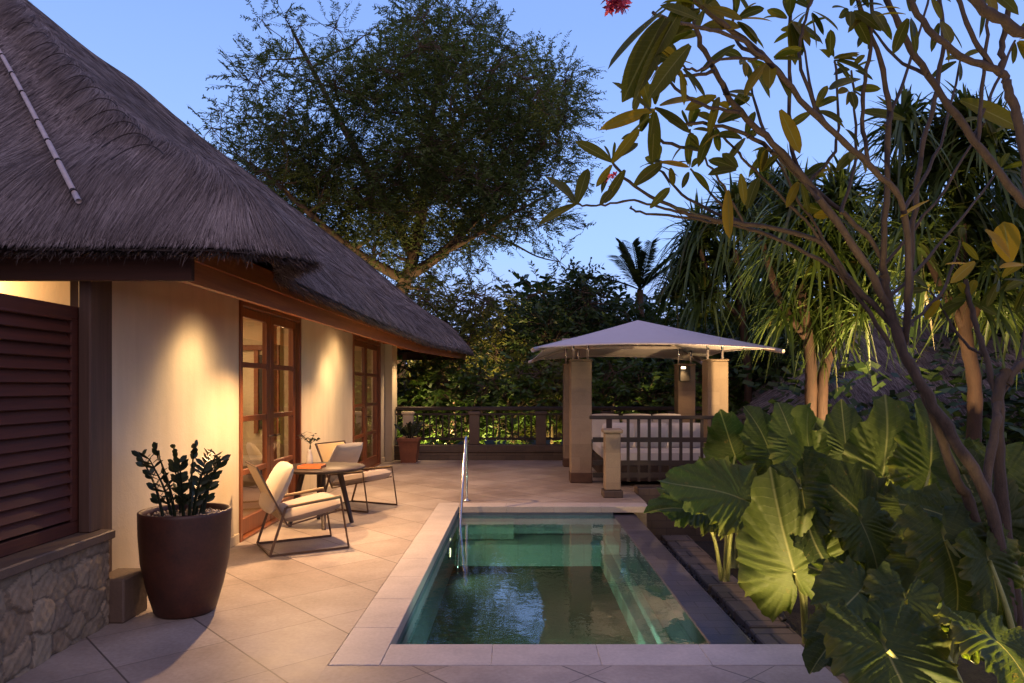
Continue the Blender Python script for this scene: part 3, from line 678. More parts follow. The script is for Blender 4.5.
# eave fringe
def fringe(n):
    t = NR.rand(n); side = t < .62
    y = np.where(side, NR.uniform(4.3,18.0,n), YN_R); x = np.where(side, eave_x(y), NR.uniform(-8,-1.4,n))
    # march to d = offset
    for _ in range(12):
        d = droof(x,y); e=.01; gx_ = (droof(x+e,y)-droof(x-e,y))/(2*e); gy_ = (droof(x,y+e)-droof(x,y-e))/(2*e); g2 = gx_**2+gy_**2+1e-6
        off = .03; x = x+(off-d)*gx_/g2*.8; y = y+(off-d)*gy_/g2*.8
    gl_ = np.sqrt(g2); out = -np.stack([gx_/gl_, gy_/gl_, np.zeros(n)],1)
    zt = zroof(x,y); zb = ZE-.095
    z = lerp(zb, zt, NR.rand(n)**1.3)
    jit = NR.uniform(.02,.12,n); O = np.stack([x,y,z],1)-out*jit[:,None]
    dd = norm(out*NR.uniform(.5,1.1,(n,1))+np.stack([NR.normal(0,.25,n),NR.normal(0,.25,n),-NR.uniform(.05,.45,n)],1))
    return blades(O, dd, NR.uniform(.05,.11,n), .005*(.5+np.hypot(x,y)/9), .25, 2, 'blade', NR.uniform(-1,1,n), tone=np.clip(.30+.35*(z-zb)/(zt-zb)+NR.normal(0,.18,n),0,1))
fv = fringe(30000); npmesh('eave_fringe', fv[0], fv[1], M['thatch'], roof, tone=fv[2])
# twine loops over the hip and bamboo strip
def hit(px, py):
    for k in range(2000):
        Yc = 4.0+k*.005; p = at(px,py,Yc)
        if float(droof(p.x,p.y)) > .0 and p.z <= float(zroof(p.x,p.y)): return p
    return at(px,py,6)
for q0 in range(12):
    f = q0/14; hx, hy = lerp(26,172,f), lerp(24,182,f**1.05); w_ = lerp(14,34,f)
    c0 = (hx-w_*1.0, hy+w_*.55); c1 = (hx+w_*.2, hy-w_*.35); c2 = (hx+w_*.75, hy+w_*.35)
    pts = []
    for k in range(15):
        t = k/14; qx = (1-t)**2*c0[0]+2*t*(1-t)*c1[0]+t*t*c2[0]; qy = (1-t)**2*c0[1]+2*t*(1-t)*c1[1]+t*t*c2[1]
        pts.append(hit(qx,qy)+Vector((.008,-.015,.018)))
    MB().tube(pts, .0042, 5).build('twine', M['rope'], roof)

bb = MB(); P = [hit(lerp(-2,80,k/16),lerp(50,205,(k/16)**1.05))+Vector((0,-.015,.02)) for k in range(17)]
bb.tube(P, .018, 8); bb.build('bamboo_strip', M['bamboo'], roof)
bb = MB()
for k in (1,3,5,8,10,12,15): MB().tube([P[k]+Vector((0,-.004,0)),P[k]+(P[min(k+1,16)]-P[k]).normalized()*.02+Vector((0,-.004,0))], .022, 8).build('binding', M['rope'], roof)

# ---- downlights in the soffit
def spot(name, loc, tgt, power, size, color=(1,.62,.30), blend=.6, rad_=.03, parent=None):
    l = bpy.data.lights.new(name, 'SPOT'); l.energy = power; l.spot_size = rad(size); l.spot_blend = blend; l.color = color; l.shadow_soft_size = rad_
    o = bpy.data.objects.new(name, l); col.objects.link(o); o.location = loc
    o.rotation_euler = (Vector(tgt)-Vector(loc)).to_track_quat('-Z','Y').to_euler()
    if parent: o.parent = parent; o.matrix_parent_inverse = parent_inv(parent)
    return o
def point(name, loc, power, color=(1,.62,.30), r=.08):
    l = bpy.data.lights.new(name, 'POINT'); l.energy = power; l.color = color; l.shadow_soft_size = r
    o = bpy.data.objects.new(name, l); col.objects.link(o); o.location = loc; return o
WARM = (1,.60,.27)
for (x, y, tx, tz, pw, sz) in ((-2.13,6.10,-2.78,.95,120,84),(-2.13,10.4,-2.78,.95,135,84),(-2.06,15.3,-2.60,.95,150,84),(-2.2,6.2,-2.78,.7,60,112),(-2.15,10.9,-2.78,.9,80,150)):  # last two are extra wide beams added to soften the wall wash
    m = MB(); m.lathe([(.0,.0),(.04,.0),(.045,-.03),(.052,-.035),(.052,0.03),(0,.03)], (x,y,2.40), 20); dl = m.build('downlight', M['black'], villa)
    m = MB(); m.lathe([(0,-.012),(.034,-.012),(.034,-.008),(0,-.008)], (x,y,2.40), 16); m.build('lens', M['lens'], dl)
    spot('downlight_beam', (x,y,2.35), (tx,y,tz), pw, sz, (1,.66,.34), 1.0, .12)
for (x, y, tx, ty, pw, sz) in ((-2.14,7.1,-1.6,6.7,540,135),(-2.10,9.6,-1.4,9.6,330,140),(-2.05,12.6,-1.3,12.2,170,140)):
    m = MB(); m.lathe([(.0,.0),(.04,.0),(.045,-.03),(.052,-.035),(.052,0.03),(0,.03)], (x,y,2.40), 20); dl = m.build('downlight', M['black'], villa)
    m = MB(); m.lathe([(0,-.012),(.034,-.012),(.034,-.008),(0,-.008)], (x,y,2.40), 16); m.build('lens', M['lens'], dl)
    spot('downlight_beam', (x-.02,y,2.19), (tx,ty,0), pw, sz, (1,.58,.27), .9, .03)
# room lamps
def area(name, loc, power, sx, sy, color, rot=(0,0,0)):
    l = bpy.data.lights.new(name, 'AREA'); l.shape = 'RECTANGLE'; l.size = sx; l.size_y = sy; l.energy = power; l.color = color
    o = bpy.data.objects.new(name, l); col.objects.link(o); o.location = loc; o.rotation_euler = rot; return o
area('room_ceiling_light', (-4.6,8.2,2.7), 200, 1.6, 4.0, (1,.62,.30))
point('room_lamp_glow', (-6.5,10.5,1.2), 60, WARM)
point('far_room_glow', (-4.3,13.4,1.9), 40, WARM)
point('bathroom_lamp_glow', (-3.75,4.7,2.25), 35, WARM)

# ------------------------------------------------------------------ interior furniture
bed = empty('bed', (-5.2,9.0,0), 'bed with white pillow seen through the near glass door', 'bed')
def pillow(w, d, t, n=16, p=3.0, T=Matrix.Identity(4), sag=0):
    V = []; Fq = []
    for sgn in (1,-1):
        for i in range(n+1):
            for j in range(n+1):
                u = -1+2*i/n; v = -1+2*j/n
                h = max(0,(1-abs(u)**p)*(1-abs(v)**p))**.5
                pinch = 1-.06*(u*u*v*v)
                V.append(T @ Vector((u*w/2*pinch, v*d/2*pinch, sgn*t/2*h - sag*(1-u*u))))
    o = (n+1)**2
    for i in range(n):
        for j in range(n):
            a = i*(n+1)+j; Fq.append((a,a+n+1,a+n+2,a+1)); Fq.append((o+a,o+a+1,o+a+n+2,o+a+n+1))
    return V, Fq
def TM(loc, rot=(0,0,0)): return Matrix.LocRotScale(Vector(loc), __import__('mathutils').Euler(rot), None)
m = MB(); m.box(-6.2,-4.1,8.2,10.0,.1,.34,.02); m.box(-6.32,-6.22,8.1,10.1,0,1.15,.02); m.build('frame', M['darkwood'], bed)
m = MB(); m.box(-6.2,-4.08,8.22,9.98,.342,.62,.05); m.build('mattress', M['white_fab'], bed)
for yy in (8.7,9.5):
    m = MB(); m.add(*pillow(.5,.7,.18,T=TM((-5.85,yy,.76),(0,-.5,0))), smooth=True); m.build('pillow', M['white_fab'], bed)
lampt = empty('floor_lamp', (-3.55,12.0,0), 'floor lamp glowing inside the room behind the glass', 'lamp')
m = MB(); m.lathe([(0,0),(.13,0),(.13,.02),(.02,.03),(.012,1.35),(0,1.35)], (-4.4,10.7,0), 20); m.build('stand', M['bronze'], lampt)
m = MB(); m.lathe([(.16,1.3),(.12,1.6)], (-4.4,10.7,0), 24); m.build('lamp_shade', M['lampshade'], lampt)

# ------------------------------------------------------------------ table set
tab = empty('round_table', (-2.22,8.12,0), 'round dark wood table set between the two lounge chairs', 'table')
tc_ = Vector((-2.22,8.12,0))
m = MB(); m.lathe([(0,.615),(.44,.615),(.485,.632),(.49,.645),(.485,.655),(0,.656)], tc_, 56); m.build('tabletop', M['tablewood'], tab)
m = MB(); m.lathe([(0,.60),(.30,.60),(.30,.614),(0,.614)], tc_, 24); m.build('apron', M['darkwood'], tab)
for k in range(4):
    a = rad(20+90*k); dv = Vector((math.cos(a),math.sin(a),0))
    m = MB(); m.tube([tc_+dv*.20+Vector((0,0,.6)), tc_+dv*.34], [.034,.024], 10); m.build('leg', M['darkwood'], tab)
bk = empty('tray', (-2.30,8.0,.657), 'small orange lacquer tray lying on the round table', 'tray')
m = MB(); m.box(-2.40,-2.16,7.86,8.06,.657,.668,.003); m.build('base', M['book'], bk)
m = MB()
for a_ in ((-2.40,-2.16,7.85,7.862),(-2.40,-2.16,8.058,8.07),(-2.41,-2.398,7.85,8.07),(-2.162,-2.15,7.85,8.07)): m.box(*a_,.657,.69,.002)
m.build('rim', M['book'], bk)
vs = empty('vase', (-2.38,8.22,.657), 'slim white vase with a dark leafy sprig on the table', 'vase')
vc = Vector((-2.38,8.22,.657))
m = MB(); m.lathe([(0,0),(.03,0),(.038,.04),(.034,.10),(.018,.15),(.022,.18),(.016,.18),(.012,.15),(0,.14)], vc, 24); m.build('body', M['ceramic'], vs)
m = MB()
tips = []
for k in range(7):
    a = R.uniform(0,6.28); p1 = vc+Vector((0,0,.15)); p3 = vc+Vector((.09*math.cos(a),.09*math.sin(a),R.uniform(.27,.36)))
    m.tube(smoothpath([p1,vc+Vector((.01,0,.24)),p3],4), .003, 5); tips.append(p3)
m.build('stem', M['zz'], vs)
O = []; D_ = []
for p in tips:
    for k in range(7):
        O.append(p+Vector((R.uniform(-.02,.02),R.uniform(-.02,.02),R.uniform(-.03,.01)))); a = R.uniform(0,6.28); D_.append((math.cos(a),math.sin(a),R.uniform(0,.7)))
bl = blades(np.array(O), np.array(D_), .075, .034, .1, 2, 'ell'); npmesh('leaf_spray', bl[0], bl[1], M['zz'], vs, tone=bl[2])

def chair(c, ang, label):
    t = empty('lounge_chair', c, label, 'lounge chair', 'lounge chairs at the round table', ang)
    W = wm(t); hw = .31
    def P(x,y,z): return W @ Vector((x,y,z))
    for sy in (-1,1):
        y = sy*hw
        pts = [P(-.36,y,.01),P(.37,y,.01),P(.29,y,.50),P(-.22,y,.44)]
        m = MB()
        for a, b_ in zip(pts, pts[1:]): m.bar(a, b_, .014, .022)
        m.bar(pts[3]+(pts[0]-pts[3])*0.0, pts[0], .014, .022)
        m.build('side_frame', M['bronze'], t)
        m = MB(); m.bar(P(.29,y,.513),P(-.20,y,.453),.034,.012); m.build('armrest', M['strap'], t)
    m = MB()
    m.bar(P(-.36,-hw,.012),P(-.36,hw,.012),.014); m.bar(P(.27,-hw,.37),P(.27,hw,.37),.014)
    for sy in (-1,1): m.bar(P(.30,sy*(hw-.02),.375),P(-.20,sy*(hw-.02),.27),.014); m.bar(P(-.20,sy*(hw-.02),.27),P(-.47,sy*(hw-.02),.82),.014)
    m.bar(P(-.47,-hw+.02,.82),P(-.47,hw-.02,.82),.014)
    m.build('seat_frame', M['bronze'], t)
    m = MB(); m.add([P(-.21,-.27,.29),P(-.21,.27,.29),P(-.46,.27,.81),P(-.46,-.27,.81),P(-.223,-.27,.284),P(-.223,.27,.284),P(-.474,.27,.806),P(-.474,-.27,.806)],
        [(0,1,2,3),(7,6,5,4),(0,4,5,1),(1,5,6,2),(2,6,7,3),(3,7,4,0)]); m.build('back_panel', M['strap'], t)
    m = MB(); V_, F_ = pillow(.58,.57,.14,20,6,TM((.05,0,.385),(0,-.19,0))); m.add([W@v for v in V_],F_,True); m.build('seat_cushion', M['linen2'], t)
    m = MB(); V_, F_ = pillow(.50,.58,.15,20,2.6,TM((-.245,0,.60),(0,-1.12,0))); m.add([W@v for v in V_],F_,True); m.build('back_cushion', M['linen'], t)
    return t
chair(Vector((-2.10,7.00,0)), rad(30), 'near lounge chair with cream cushions, closest to the big pot')
chair(Vector((-2.05,9.30,0)), rad(-25), 'far lounge chair with cream cushions, beyond the round table')

# ------------------------------------------------------------------ pots
def zz_plant(root, c, zs, n, hmin, hmax, rr, leafn, L, W, spread):
    m = MB(); O = []; D_ = []; U_ = []
    for i in range(n):
        a = 2*math.pi*i/n+R.uniform(-.3,.3); r0 = R.uniform(.2,1)*rr; h = R.uniform(hmin,hmax); out = Vector((math.cos(a),math.sin(a),0))
        b0 = c+out*r0+Vector((0,0,zs)); p1 = b0+out*h*spread*.35+Vector((0,0,h*.5)); p2 = b0+out*h*spread+Vector((0,0,h))
        pts = smoothpath([b0,p1,p2],8); m.tube(pts,[lerp(.013,.004,k/(len(pts)-1)) for k in range(len(pts))],6)
        td = R.uniform(0,3.14); side = Vector((math.cos(td),math.sin(td),0))
        for k in range(leafn):
            t = lerp(.28,1.0,k/(leafn-1)); p = pts[min(len(pts)-1,int(t*(len(pts)-1)))]; d = (p2-b0).normalized()
            for s_ in (-1,1):
                O.append(p); dd = (side*s_+d*.75+Vector((R.uniform(-.15,.15),)*3)).normalized(); D_.append(dd); U_.append(out*1.0+Vector((0,0,.3)))
    m.build('stem', M['zz'], root)
    bl = blades(np.array(O), np.array(D_), NR.uniform(L*.75,L*1.1,len(O)), W, .02, 4, 'ell', NR.normal(0,.3,len(O)), .12, upv=norm(np.array(U_)))
    npmesh('foliage', bl[0], bl[1], M['zz'], root, tone=bl[2], smooth=True)
pc = Vector((-2.30,4.98,0))
pot = empty('potted_plant', pc, 'large dark brown pot with an upright glossy plant by the wall', 'potted plant')
m = MB(); m.lathe([(0,0),(.185,0),(.20,.02),(.245,.18),(.282,.36),(.295,.54),(.298,.68),(.298,.70),(.29,.705),(.273,.70),(.271,.66),(.27,.60),(0,.60)], pc, 72); m.build('pot', M['terracotta'], pot)
m = MB(); m.lathe([(0,.655),(.15,.66),(.272,.65)], pc, 40); m.build('soil', M['soil'], pot)
npb = 260; A = NR.rand(npb)*6.28; r_ = np.sqrt(NR.rand(npb))*.26; P_ = np.stack([pc.x+r_*np.cos(A), pc.y+r_*np.sin(A), np.full(npb,.662)],1)
s = NR.uniform(.008,.018,(npb,1,1))*np.ones((1,1,3)); VV = (P_[:,None]+oc[None]*s).reshape(-1,3); QQ = (np.arange(npb)[:,None,None]*6+fq[None]).reshape(-1,3)
M['pebl'] = m_strand('pale_pebble', [(.2,(.12,.09,.08)),(1,(.4,.33,.28))], .7)
npmesh('gravel', VV, QQ, M['pebl'], pot, tone=np.repeat(NR.rand(npb),8), smooth=True)
zz_plant(pot, pc, .66, 12, .32, .50, .15, 9, .082, .036, .34)
pc = Vector((-2.24,14.85,0))
pot = empty('potted_plant', pc, 'small square brown pot with a leafy plant beside the far railing', 'potted plant')
def frus(cx,cy,z0,z1,a0,a1):
    return [(cx-a0,cy-a0,z0),(cx+a0,cy-a0,z0),(cx+a0,cy+a0,z0),(cx-a0,cy+a0,z0),(cx-a1,cy-a1,z1),(cx+a1,cy-a1,z1),(cx+a1,cy+a1,z1),(cx-a1,cy+a1,z1)]
m = MB(); m.add(frus(pc.x,pc.y,0,.44,.15,.20),[(3,2,1,0),(4,5,6,7),(0,1,5,4),(1,2,6,5),(2,3,7,6),(3,0,4,7)]); m.add(frus(pc.x,pc.y,.44,.50,.225,.225),[(3,2,1,0),(4,5,6,7),(0,1,5,4),(1,2,6,5),(2,3,7,6),(3,0,4,7)]); m.build('pot', M['terracotta2'], pot)
zz_plant(pot, pc, .5, 9, .15, .3, .1, 6, .12, .05, .7)

# ------------------------------------------------------------------ pool handrail
hr = empty('pool_handrail', (-.70,9.75,0), 'polished steel handrail going down into the far corner of the pool', 'handrail')
m = MB()
path = [(-.70,9.80,0),(-.70,9.80,.5),(-.70,9.79,.78),(-.70,9.72,.87),(-.70,9.62,.84),(-.70,9.50,.72),(-.70,9.0,.22),(-.70,8.45,-.42),(-.70,8.40,-.62)]
m.tube(smoothpath(path,6), .019, 12); m.build('rail', M['steel'], hr)
m = MB(); m.lathe([(0,.004),(.055,.004),(.055,.012),(.02,.02),(.02,.03)], (-.70,9.80,0), 24); m.build('flange', M['steel'], hr)

# ------------------------------------------------------------------ railings and kerbs
rl = empty('terrace_railing', (0,15.3,0), 'long dark timber railing with stone posts at the far end of the terrace', 'railing')
m = MB(); m.box(-3.0,4.1,15.26,15.50,-.3,.16,.01); m.box(-3.0,4.1,15.24,15.52,.161,.32,.015); m.build('kerb', M['kerb'], rl)
m = MB(); m.box(-2.6,4.1,15.30,15.46,1.05,1.13,.012); m.build('handrail', M['darkwood'], rl)
m = MB(); m.box(-2.6,4.1,15.36,15.40,.42,.47); m.box(-2.6,4.1,15.36,15.40,.95,.99); m.build('cross_rail', M['darkwood'], rl)
posts = [-2.34,-.93,.49,1.9,3.3]
for i, x in enumerate(posts):
    m = MB(); m.box(x-.11,x+.11,15.29,15.47,.321,.96,.01); m.box(x-.135,x+.135,15.27,15.49,.961,1.03,.012); m.build('post', M['plaster'] if i == 0 else M['post_stone'], rl)
x = -2.15
while x < 4.0:
    if all(abs(x-p) > .14 for p in posts):
        m = MB(); m.box(x-.016,x+.016,15.365,15.395,.47,.95); m.build('baluster', M['darkwood'], rl)
    x += .135
rl = empty('pavilion_railing', (2.2,10.6,0), 'dark timber railing in front of the daybed under the pavilion', 'railing')
m = MB(); m.box(1.05,3.75,10.55,10.63,1.075,1.13,.01); m.build('handrail', M['darkwood'], rl)
m = MB()
for z in (.74,.40,.22): m.box(1.1,3.75,10.57,10.61,z,z+.07)
m.build('cross_rail', M['darkwood'], rl)
x = 1.62
while x < 3.8:
    m = MB(); m.box(x-.02,x+.02,10.572,10.612,.16,1.075); m.build('baluster', M['darkwood'], rl); x += .155
m = MB(); m.box(1.30,1.38,10.56,10.62,.0,1.075); m.build('post', M['darkwood'], rl)
pl = empty('stone_bollard', (1.33,10.2,0), 'short stone pillar standing at the corner of the deck', 'pillar')
m = MB(); m.box(1.22,1.44,10.08,10.30,.10,.90,.012); m.build('shaft', M['column'], pl)
m = MB(); m.box(1.19,1.47,10.05,10.33,.901,.96,.015); m.build('cap', M['column'], pl)
m = MB(); m.box(1.19,1.47,10.05,10.33,0,.10,.01); m.build('base', M['kerb'], pl)
pb = empty('planter_wall', (2.6,10.3,0), 'low dark stone planter wall below the pavilion railing', 'wall')
m = MB(); m.box(1.725,3.9,10.32,10.71,-.6,.10,.012); m.box(1.725,3.9,9.95,10.32,-.6,-.15,.012); m.build('body', M['kerb'], pb)

# ------------------------------------------------------------------ pavilion
pv = empty('pavilion', (2.15,12.8,0), 'open pavilion with stone columns and a pale canvas canopy', 'pavilion')
cols = [(1.02,11.77),(1.06,14.12),(3.22,11.77),(3.27,14.12)]
for i,(x,y) in enumerate(cols):
    h = 1.97
    c_ = MB().box(x-.17,x+.17,y-.17,y+.17,.001,h,.012).build('column', M['column'], pv)
    MB().box(x-.178,x+.178,y-.178,y+.178,.002,.17,.01).build('base', M['basestone'], c_)
    MB().box(x-.18,x+.18,y-.18,y+.18,h+.001,h+.03,.008).build('cap', M['column'], c_)
AP = Vector((2.13,12.8,2.74)); CN = [Vector((.27,10.4,2.13)),Vector((3.75,10.4,2.11)),Vector((3.86,15.25,2.11)),Vector((.30,15.25,2.13))]
def czz(a, b_):
    pass
n = 22; V = []; Q = []
for s_ in range(4):
    A_, B_ = CN[s_], CN[(s_+1)%4]
    b0 = len(V)
    for i in range(n+1):
        t = i/n
        for j in range(n+1):
            u = j/n
            e = A_.lerp(B_, u); c_ = 4*u*(1-u)
            e = e+(AP-e)*0.085*c_; e = Vector((e.x,e.y,e.z+.03*c_))
            p = e.lerp(AP, t); p = Vector((p.x,p.y,p.z-.03*math.sin(math.pi*t)*(.35+.65*c_)+.006*math.sin(u*40+s_)*math.sin(math.pi*t)))
            V.append(p)
    for i in range(n):
        for j in range(n):
            a = b0+i*(n+1)+j; Q.append((a,a+1,a+n+2,a+n+1))
mb = MB().add(V, Q, True)
MB().add([v-Vector((0,0,.006)) for v in V],[f[::-1] for f in Q],True)
cp = mb.build('canopy', M['canvas'], pv)
sm_ = cp.modifiers.new('thickness','SOLIDIFY'); sm_.thickness = .006
for s_ in range(4):
    e = CN[s_]; d = (AP-e).normalized()
    MB().tube([e-d*.10-Vector((0,0,.03)), AP-Vector((0,0,.06))], [.034,.028], 10).build('hip_pole', M['bamboo'], pv)
    A_, B_ = CN[s_], CN[(s_+1)%4]; m = MB(); pts = []
    for j in range(13):
        u = j/12; q_ = A_.lerp(B_,u); c_ = 4*u*(1-u); q_ = q_+(AP-q_)*.085*c_; pts.append(Vector((q_.x,q_.y,q_.z+.03*c_-.012)))
    m.tube(pts, .011, 6); m.build('edge_cable', M['canvas'], pv)
for (x,y) in cols:
    dx = .5
    for k, ox in enumerate((-.12,.12)):
        MB().tube([(x+ox,y,2.0),(x+ox,y,2.30)], .022, 10).build('post', M['steel'], pv)
    MB().box(x-.3,x+.3,y-.03,y+.03,2.30,2.34).build('bracket', M['bamboo'], pv)
MB().bar((.95,11.77,2.32),(3.3,11.77,2.32),.05,.05).bar((.98,14.12,2.32),(3.32,14.12,2.32),.05,.05).bar((1.02,11.8,2.36),(1.06,14.1,2.36),.05,.05).bar((3.22,11.8,2.36),(3.27,14.1,2.36),.05,.05).build('ring_beam', M['bamboo'], pv)
ln = empty('wall_lantern', (3.2,13.93,1.8), 'small lit box lantern hung on the rear pavilion column', 'lantern')
MB().box(3.12,3.32,13.86,13.945,1.66,1.95,.01).build('housing', M['black'], ln)
MB().box(3.14,3.22,13.83,13.859,1.90,1.94,.005).build('lens', M['lens'], ln)
spot('lantern_beam', (3.18,13.80,1.92), (2.8,13.1,0), 60, 130, WARM, .9, .03)
spot('canopy_fill', (2.15,12.9,1.2), (2.15,12.7,2.7), 45, 130, (1,.7,.42), 1, .1)  # added without a fitting to warm the canopy underside
# daybed
db = empty('daybed', (2.2,12.3,0), 'white cushioned daybed under the pavilion behind the railing', 'daybed')
MB().box(1.35,3.0,11.2,13.4,.08,.34,.015).build('base', M['darkwood'], db)
MB().box(1.38,2.97,11.23,13.37,.341,.58,.06).build('mattress', M['white_fab'], db)
for k, xx in enumerate((1.58,2.12,2.66)):
    m = MB(); m.add(*pillow(.52,.44,.17,T=TM((xx,11.42,.78),(-1.25,0,0))), smooth=True); m.build('cushion', M['white_fab'], db)
for k, xx in enumerate((1.6,2.2,2.75)):
    m = MB(); m.add(*pillow(.55,.5,.17,T=TM((xx,13.25,.82),(1.25,0,0))), smooth=True); m.build('cushion', M['white_fab'], db)

# ------------------------------------------------------------------ vegetation
def branch_mb(m, a, b_, r0, r1, wob=.12, k=5, n=6):
    a, b_ = Vector(a), Vector(b_); L = (b_-a).length; mid = [a.lerp(b_,t)+Vector((R.gauss(0,wob*L*.35),R.gauss(0,wob*L*.35),R.gauss(0,wob*L*.25))) for t in (.33,.66)]
    pts = smoothpath([a]+mid+[b_],k//2+1); m.tube(pts,[lerp(r0,r1,i/(len(pts)-1)) for i in range(len(pts))],n,cap=False); return pts
def spray_cluster(c, rad_, n, leaf, tw=.5, leafn=16, flat=.8, upb=.15, droop=.15, out=1.0):
    """leafy twigs in a clump: returns (O, D, L) of leaflets and twig lines"""
    c = np.array(c); P0 = NR.normal(0,1,(n,3)); P0 /= np.maximum(1,np.linalg.norm(P0,axis=1,keepdims=True)/1.6); P0 = P0*np.array([1,1,flat])*rad_*.6
    D0 = norm(P0*out/rad_+NR.normal(0,.45,(n,3))+np.array([0,0,upb])); L0 = NR.uniform(.6,1.2,n)*tw
    t = np.tile(np.linspace(.08,1,leafn),(n,1)); O = (c+P0)[:,None,:]+D0[:,None,:]*(L0[:,None]*t)[...,None]
    O[...,2] -= droop*(t**2)*L0[:,None]
    S = norm(np.cross(D0,np.array([0,0,1.0])+NR.normal(0,.25,(n,3)))); sg = np.where(np.arange(leafn)%2,1,-1)[None,:,None]
    D = norm((S[:,None,:]*sg+D0[:,None,:]*.7+NR.normal(0,.3,(n,leafn,3))).reshape(-1,3))
    return O.reshape(-1,3), D, (c+P0, D0, L0)
def tree(name, label, base, limbs, clusters, leafmat, leaf=(.1,.035), per=26, tw=.6, leafn=16, trunk_r=.25, cat='tree', group=None, upb=.15, droop=.15, barkmat='bark', flat=.8, crown='crown'):
    t = empty(name, base, label, cat, group); m = MB(); nodes = []
    for pts, r0, r1 in limbs:
        sp = smoothpath(pts,5); m.tube(sp,[lerp(r0,r1,i/(len(sp)-1)) for i in range(len(sp))],10,cap=False)
        nodes += [(p,lerp(r0,r1,i/(len(sp)-1))) for i,p in enumerate(sp)][3:]
    LO=[];LD=[]
    tv=[];
    for (c, rr) in sorted(clusters, key=lambda q_: (Vector(q_[0])-Vector(base)).length):
        c = Vector(c)
        if nodes:
            best = min(nodes, key=lambda nd: (nd[0]-c).length+max(0,(nd[0].z-c.z))*1.5+ (0 if nd[1] > .02 else 1.0))
            r0 = min(best[1]*.7,.09); pts = branch_mb(m, best[0], c, r0, max(.012,r0*.35)); nodes += [(p, lerp(r0,r0*.35,i/len(pts))) for i,p in enumerate(pts)][1:]
        nn = max(4,int(per*(rr/.8)**2)); O,D,(tp,td,tl) = spray_cluster(c, rr, nn, leaf, tw, leafn, flat, upb, droop)
        LO.append(O);LD.append(D)
        for i in range(0,nn,max(1,nn//10)): m.tube([c, Vector(tp[i]), Vector(tp[i]+td[i]*tl[i])],[.012,.008,.003],3,cap=False)
    m.build('trunk', M[barkmat], t)
    O = np.concatenate(LO); D = np.concatenate(LD); N_ = len(O)
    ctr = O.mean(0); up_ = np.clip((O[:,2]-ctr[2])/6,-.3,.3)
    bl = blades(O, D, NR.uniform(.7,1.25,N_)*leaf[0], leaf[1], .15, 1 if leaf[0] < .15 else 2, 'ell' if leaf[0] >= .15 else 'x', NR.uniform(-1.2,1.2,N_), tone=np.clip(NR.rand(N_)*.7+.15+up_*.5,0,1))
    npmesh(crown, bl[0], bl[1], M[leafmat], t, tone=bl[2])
    return t
# big feathery tree behind the villa
YT = 24.0
def pt(x,y,dy=0): return at(x,y,YT+dy)
base = pt(398,395); base.z = -.6
limbs = [([base,pt(396,330),pt(398,300),pt(410,270),pt(418,235)],.32,.18),
 ([pt(418,235),pt(425,190,.5),pt(430,130,1),pt(440,70,.5),pt(450,25)],.2,.05),
 ([pt(405,280),pt(372,262,-1),pt(340,240,-2),pt(300,205,-2.5),pt(262,170,-2)],.18,.05),
 ([pt(412,255),pt(385,200,1),pt(350,140,1.5),pt(318,80,1),pt(292,30)],.18,.05),
 ([pt(410,275),pt(440,255,-.5),pt(470,225,-1),pt(510,185,-1.5),pt(545,140,-1)],.19,.05),
 ([pt(440,255,-.5),pt(475,236,-1.5),pt(515,212,-2.5),pt(550,195,-2)],.09,.02),
 ([pt(430,160,1),pt(470,110,0),pt(500,60,-1)],.12,.04),
 ([pt(340,240,-2),pt(300,235,-1),pt(250,205,0),pt(222,165,1)],.1,.03),
 ([pt(372,262,-1),pt(352,290,-2),pt(335,270,-3)],.1,.03)]
cl = []
shape = [(410,165,110,112),(400,200,90,70),(430,120,80,80),(300,120,70,75),(470,95,80,75),(515,170,60,65),(540,110,35,45),(270,175,60,50),(330,210,80,50),(465,195,65,45),(440,60,70,45)]
for k in range(275):
    s_ = shape[R.randrange(len(shape))] if R.random() < .8 else shape[0]
    a = R.uniform(0,6.28); r = math.sqrt(R.random()); cl.append((pt(s_[0]+s_[2]*r*math.cos(a), s_[1]+s_[3]*r*math.sin(a), R.uniform(-4.5,4.5)), R.uniform(.45,.85)))
for x,y in ((222,110),(240,95),(212,128),(262,60),(285,18),(300,25),(335,28),(365,35),(262,20),(420,15),(448,5),(470,10),(500,25),(520,55),(548,75),(565,100),(570,130),(560,165),(582,180),(585,225),(560,262),(215,170),(230,190),(245,215),(375,300),(360,290),(385,280),(430,290),(395,255),(420,300),(350,265),(320,240),(295,225),(555,215),(440,285)):
    cl.append((pt(x,y,R.uniform(-2,2)), R.uniform(.32,.55)))
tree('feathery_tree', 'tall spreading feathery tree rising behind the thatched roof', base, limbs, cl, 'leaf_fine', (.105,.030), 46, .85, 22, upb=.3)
# background trees
def blob_clusters(px, py, rx, ry, Y, dY, n, r0, r1):
    o = []
    for k in range(n):
        a = R.uniform(0,6.28); r = math.sqrt(R.random()); o.append((at(px+rx*r*math.cos(a), py+ry*r*math.sin(a), Y+R.uniform(-dY,dY)), R.uniform(r0,r1)))
    return o
def bgtree(name, label, px, py, rx, ry, Y, dY, n, mat, leaf, per=26, tw=.5, leafn=12, r=(.5,.9), group=None, cat='tree', tr=.14, upb=.1, droop=.2):
    base = at(px,500,Y); base.z = -.6; c = at(px,py,Y)
    limbs = [([base,(base+c)/2+Vector((.1,0,0)),c],tr,tr*.5),([(base+c)/2,at(px-rx*.5,py,Y+.5)],tr*.6,tr*.25),([(base+c)/2,at(px+rx*.5,py-ry*.2,Y-.5)],tr*.6,tr*.25)]
    return tree(name,label,base,limbs,blob_clusters(px,py,rx,ry,Y,dY,n,*r),mat,leaf,per,tw,leafn,cat=cat,group=group,upb=upb,droop=droop)
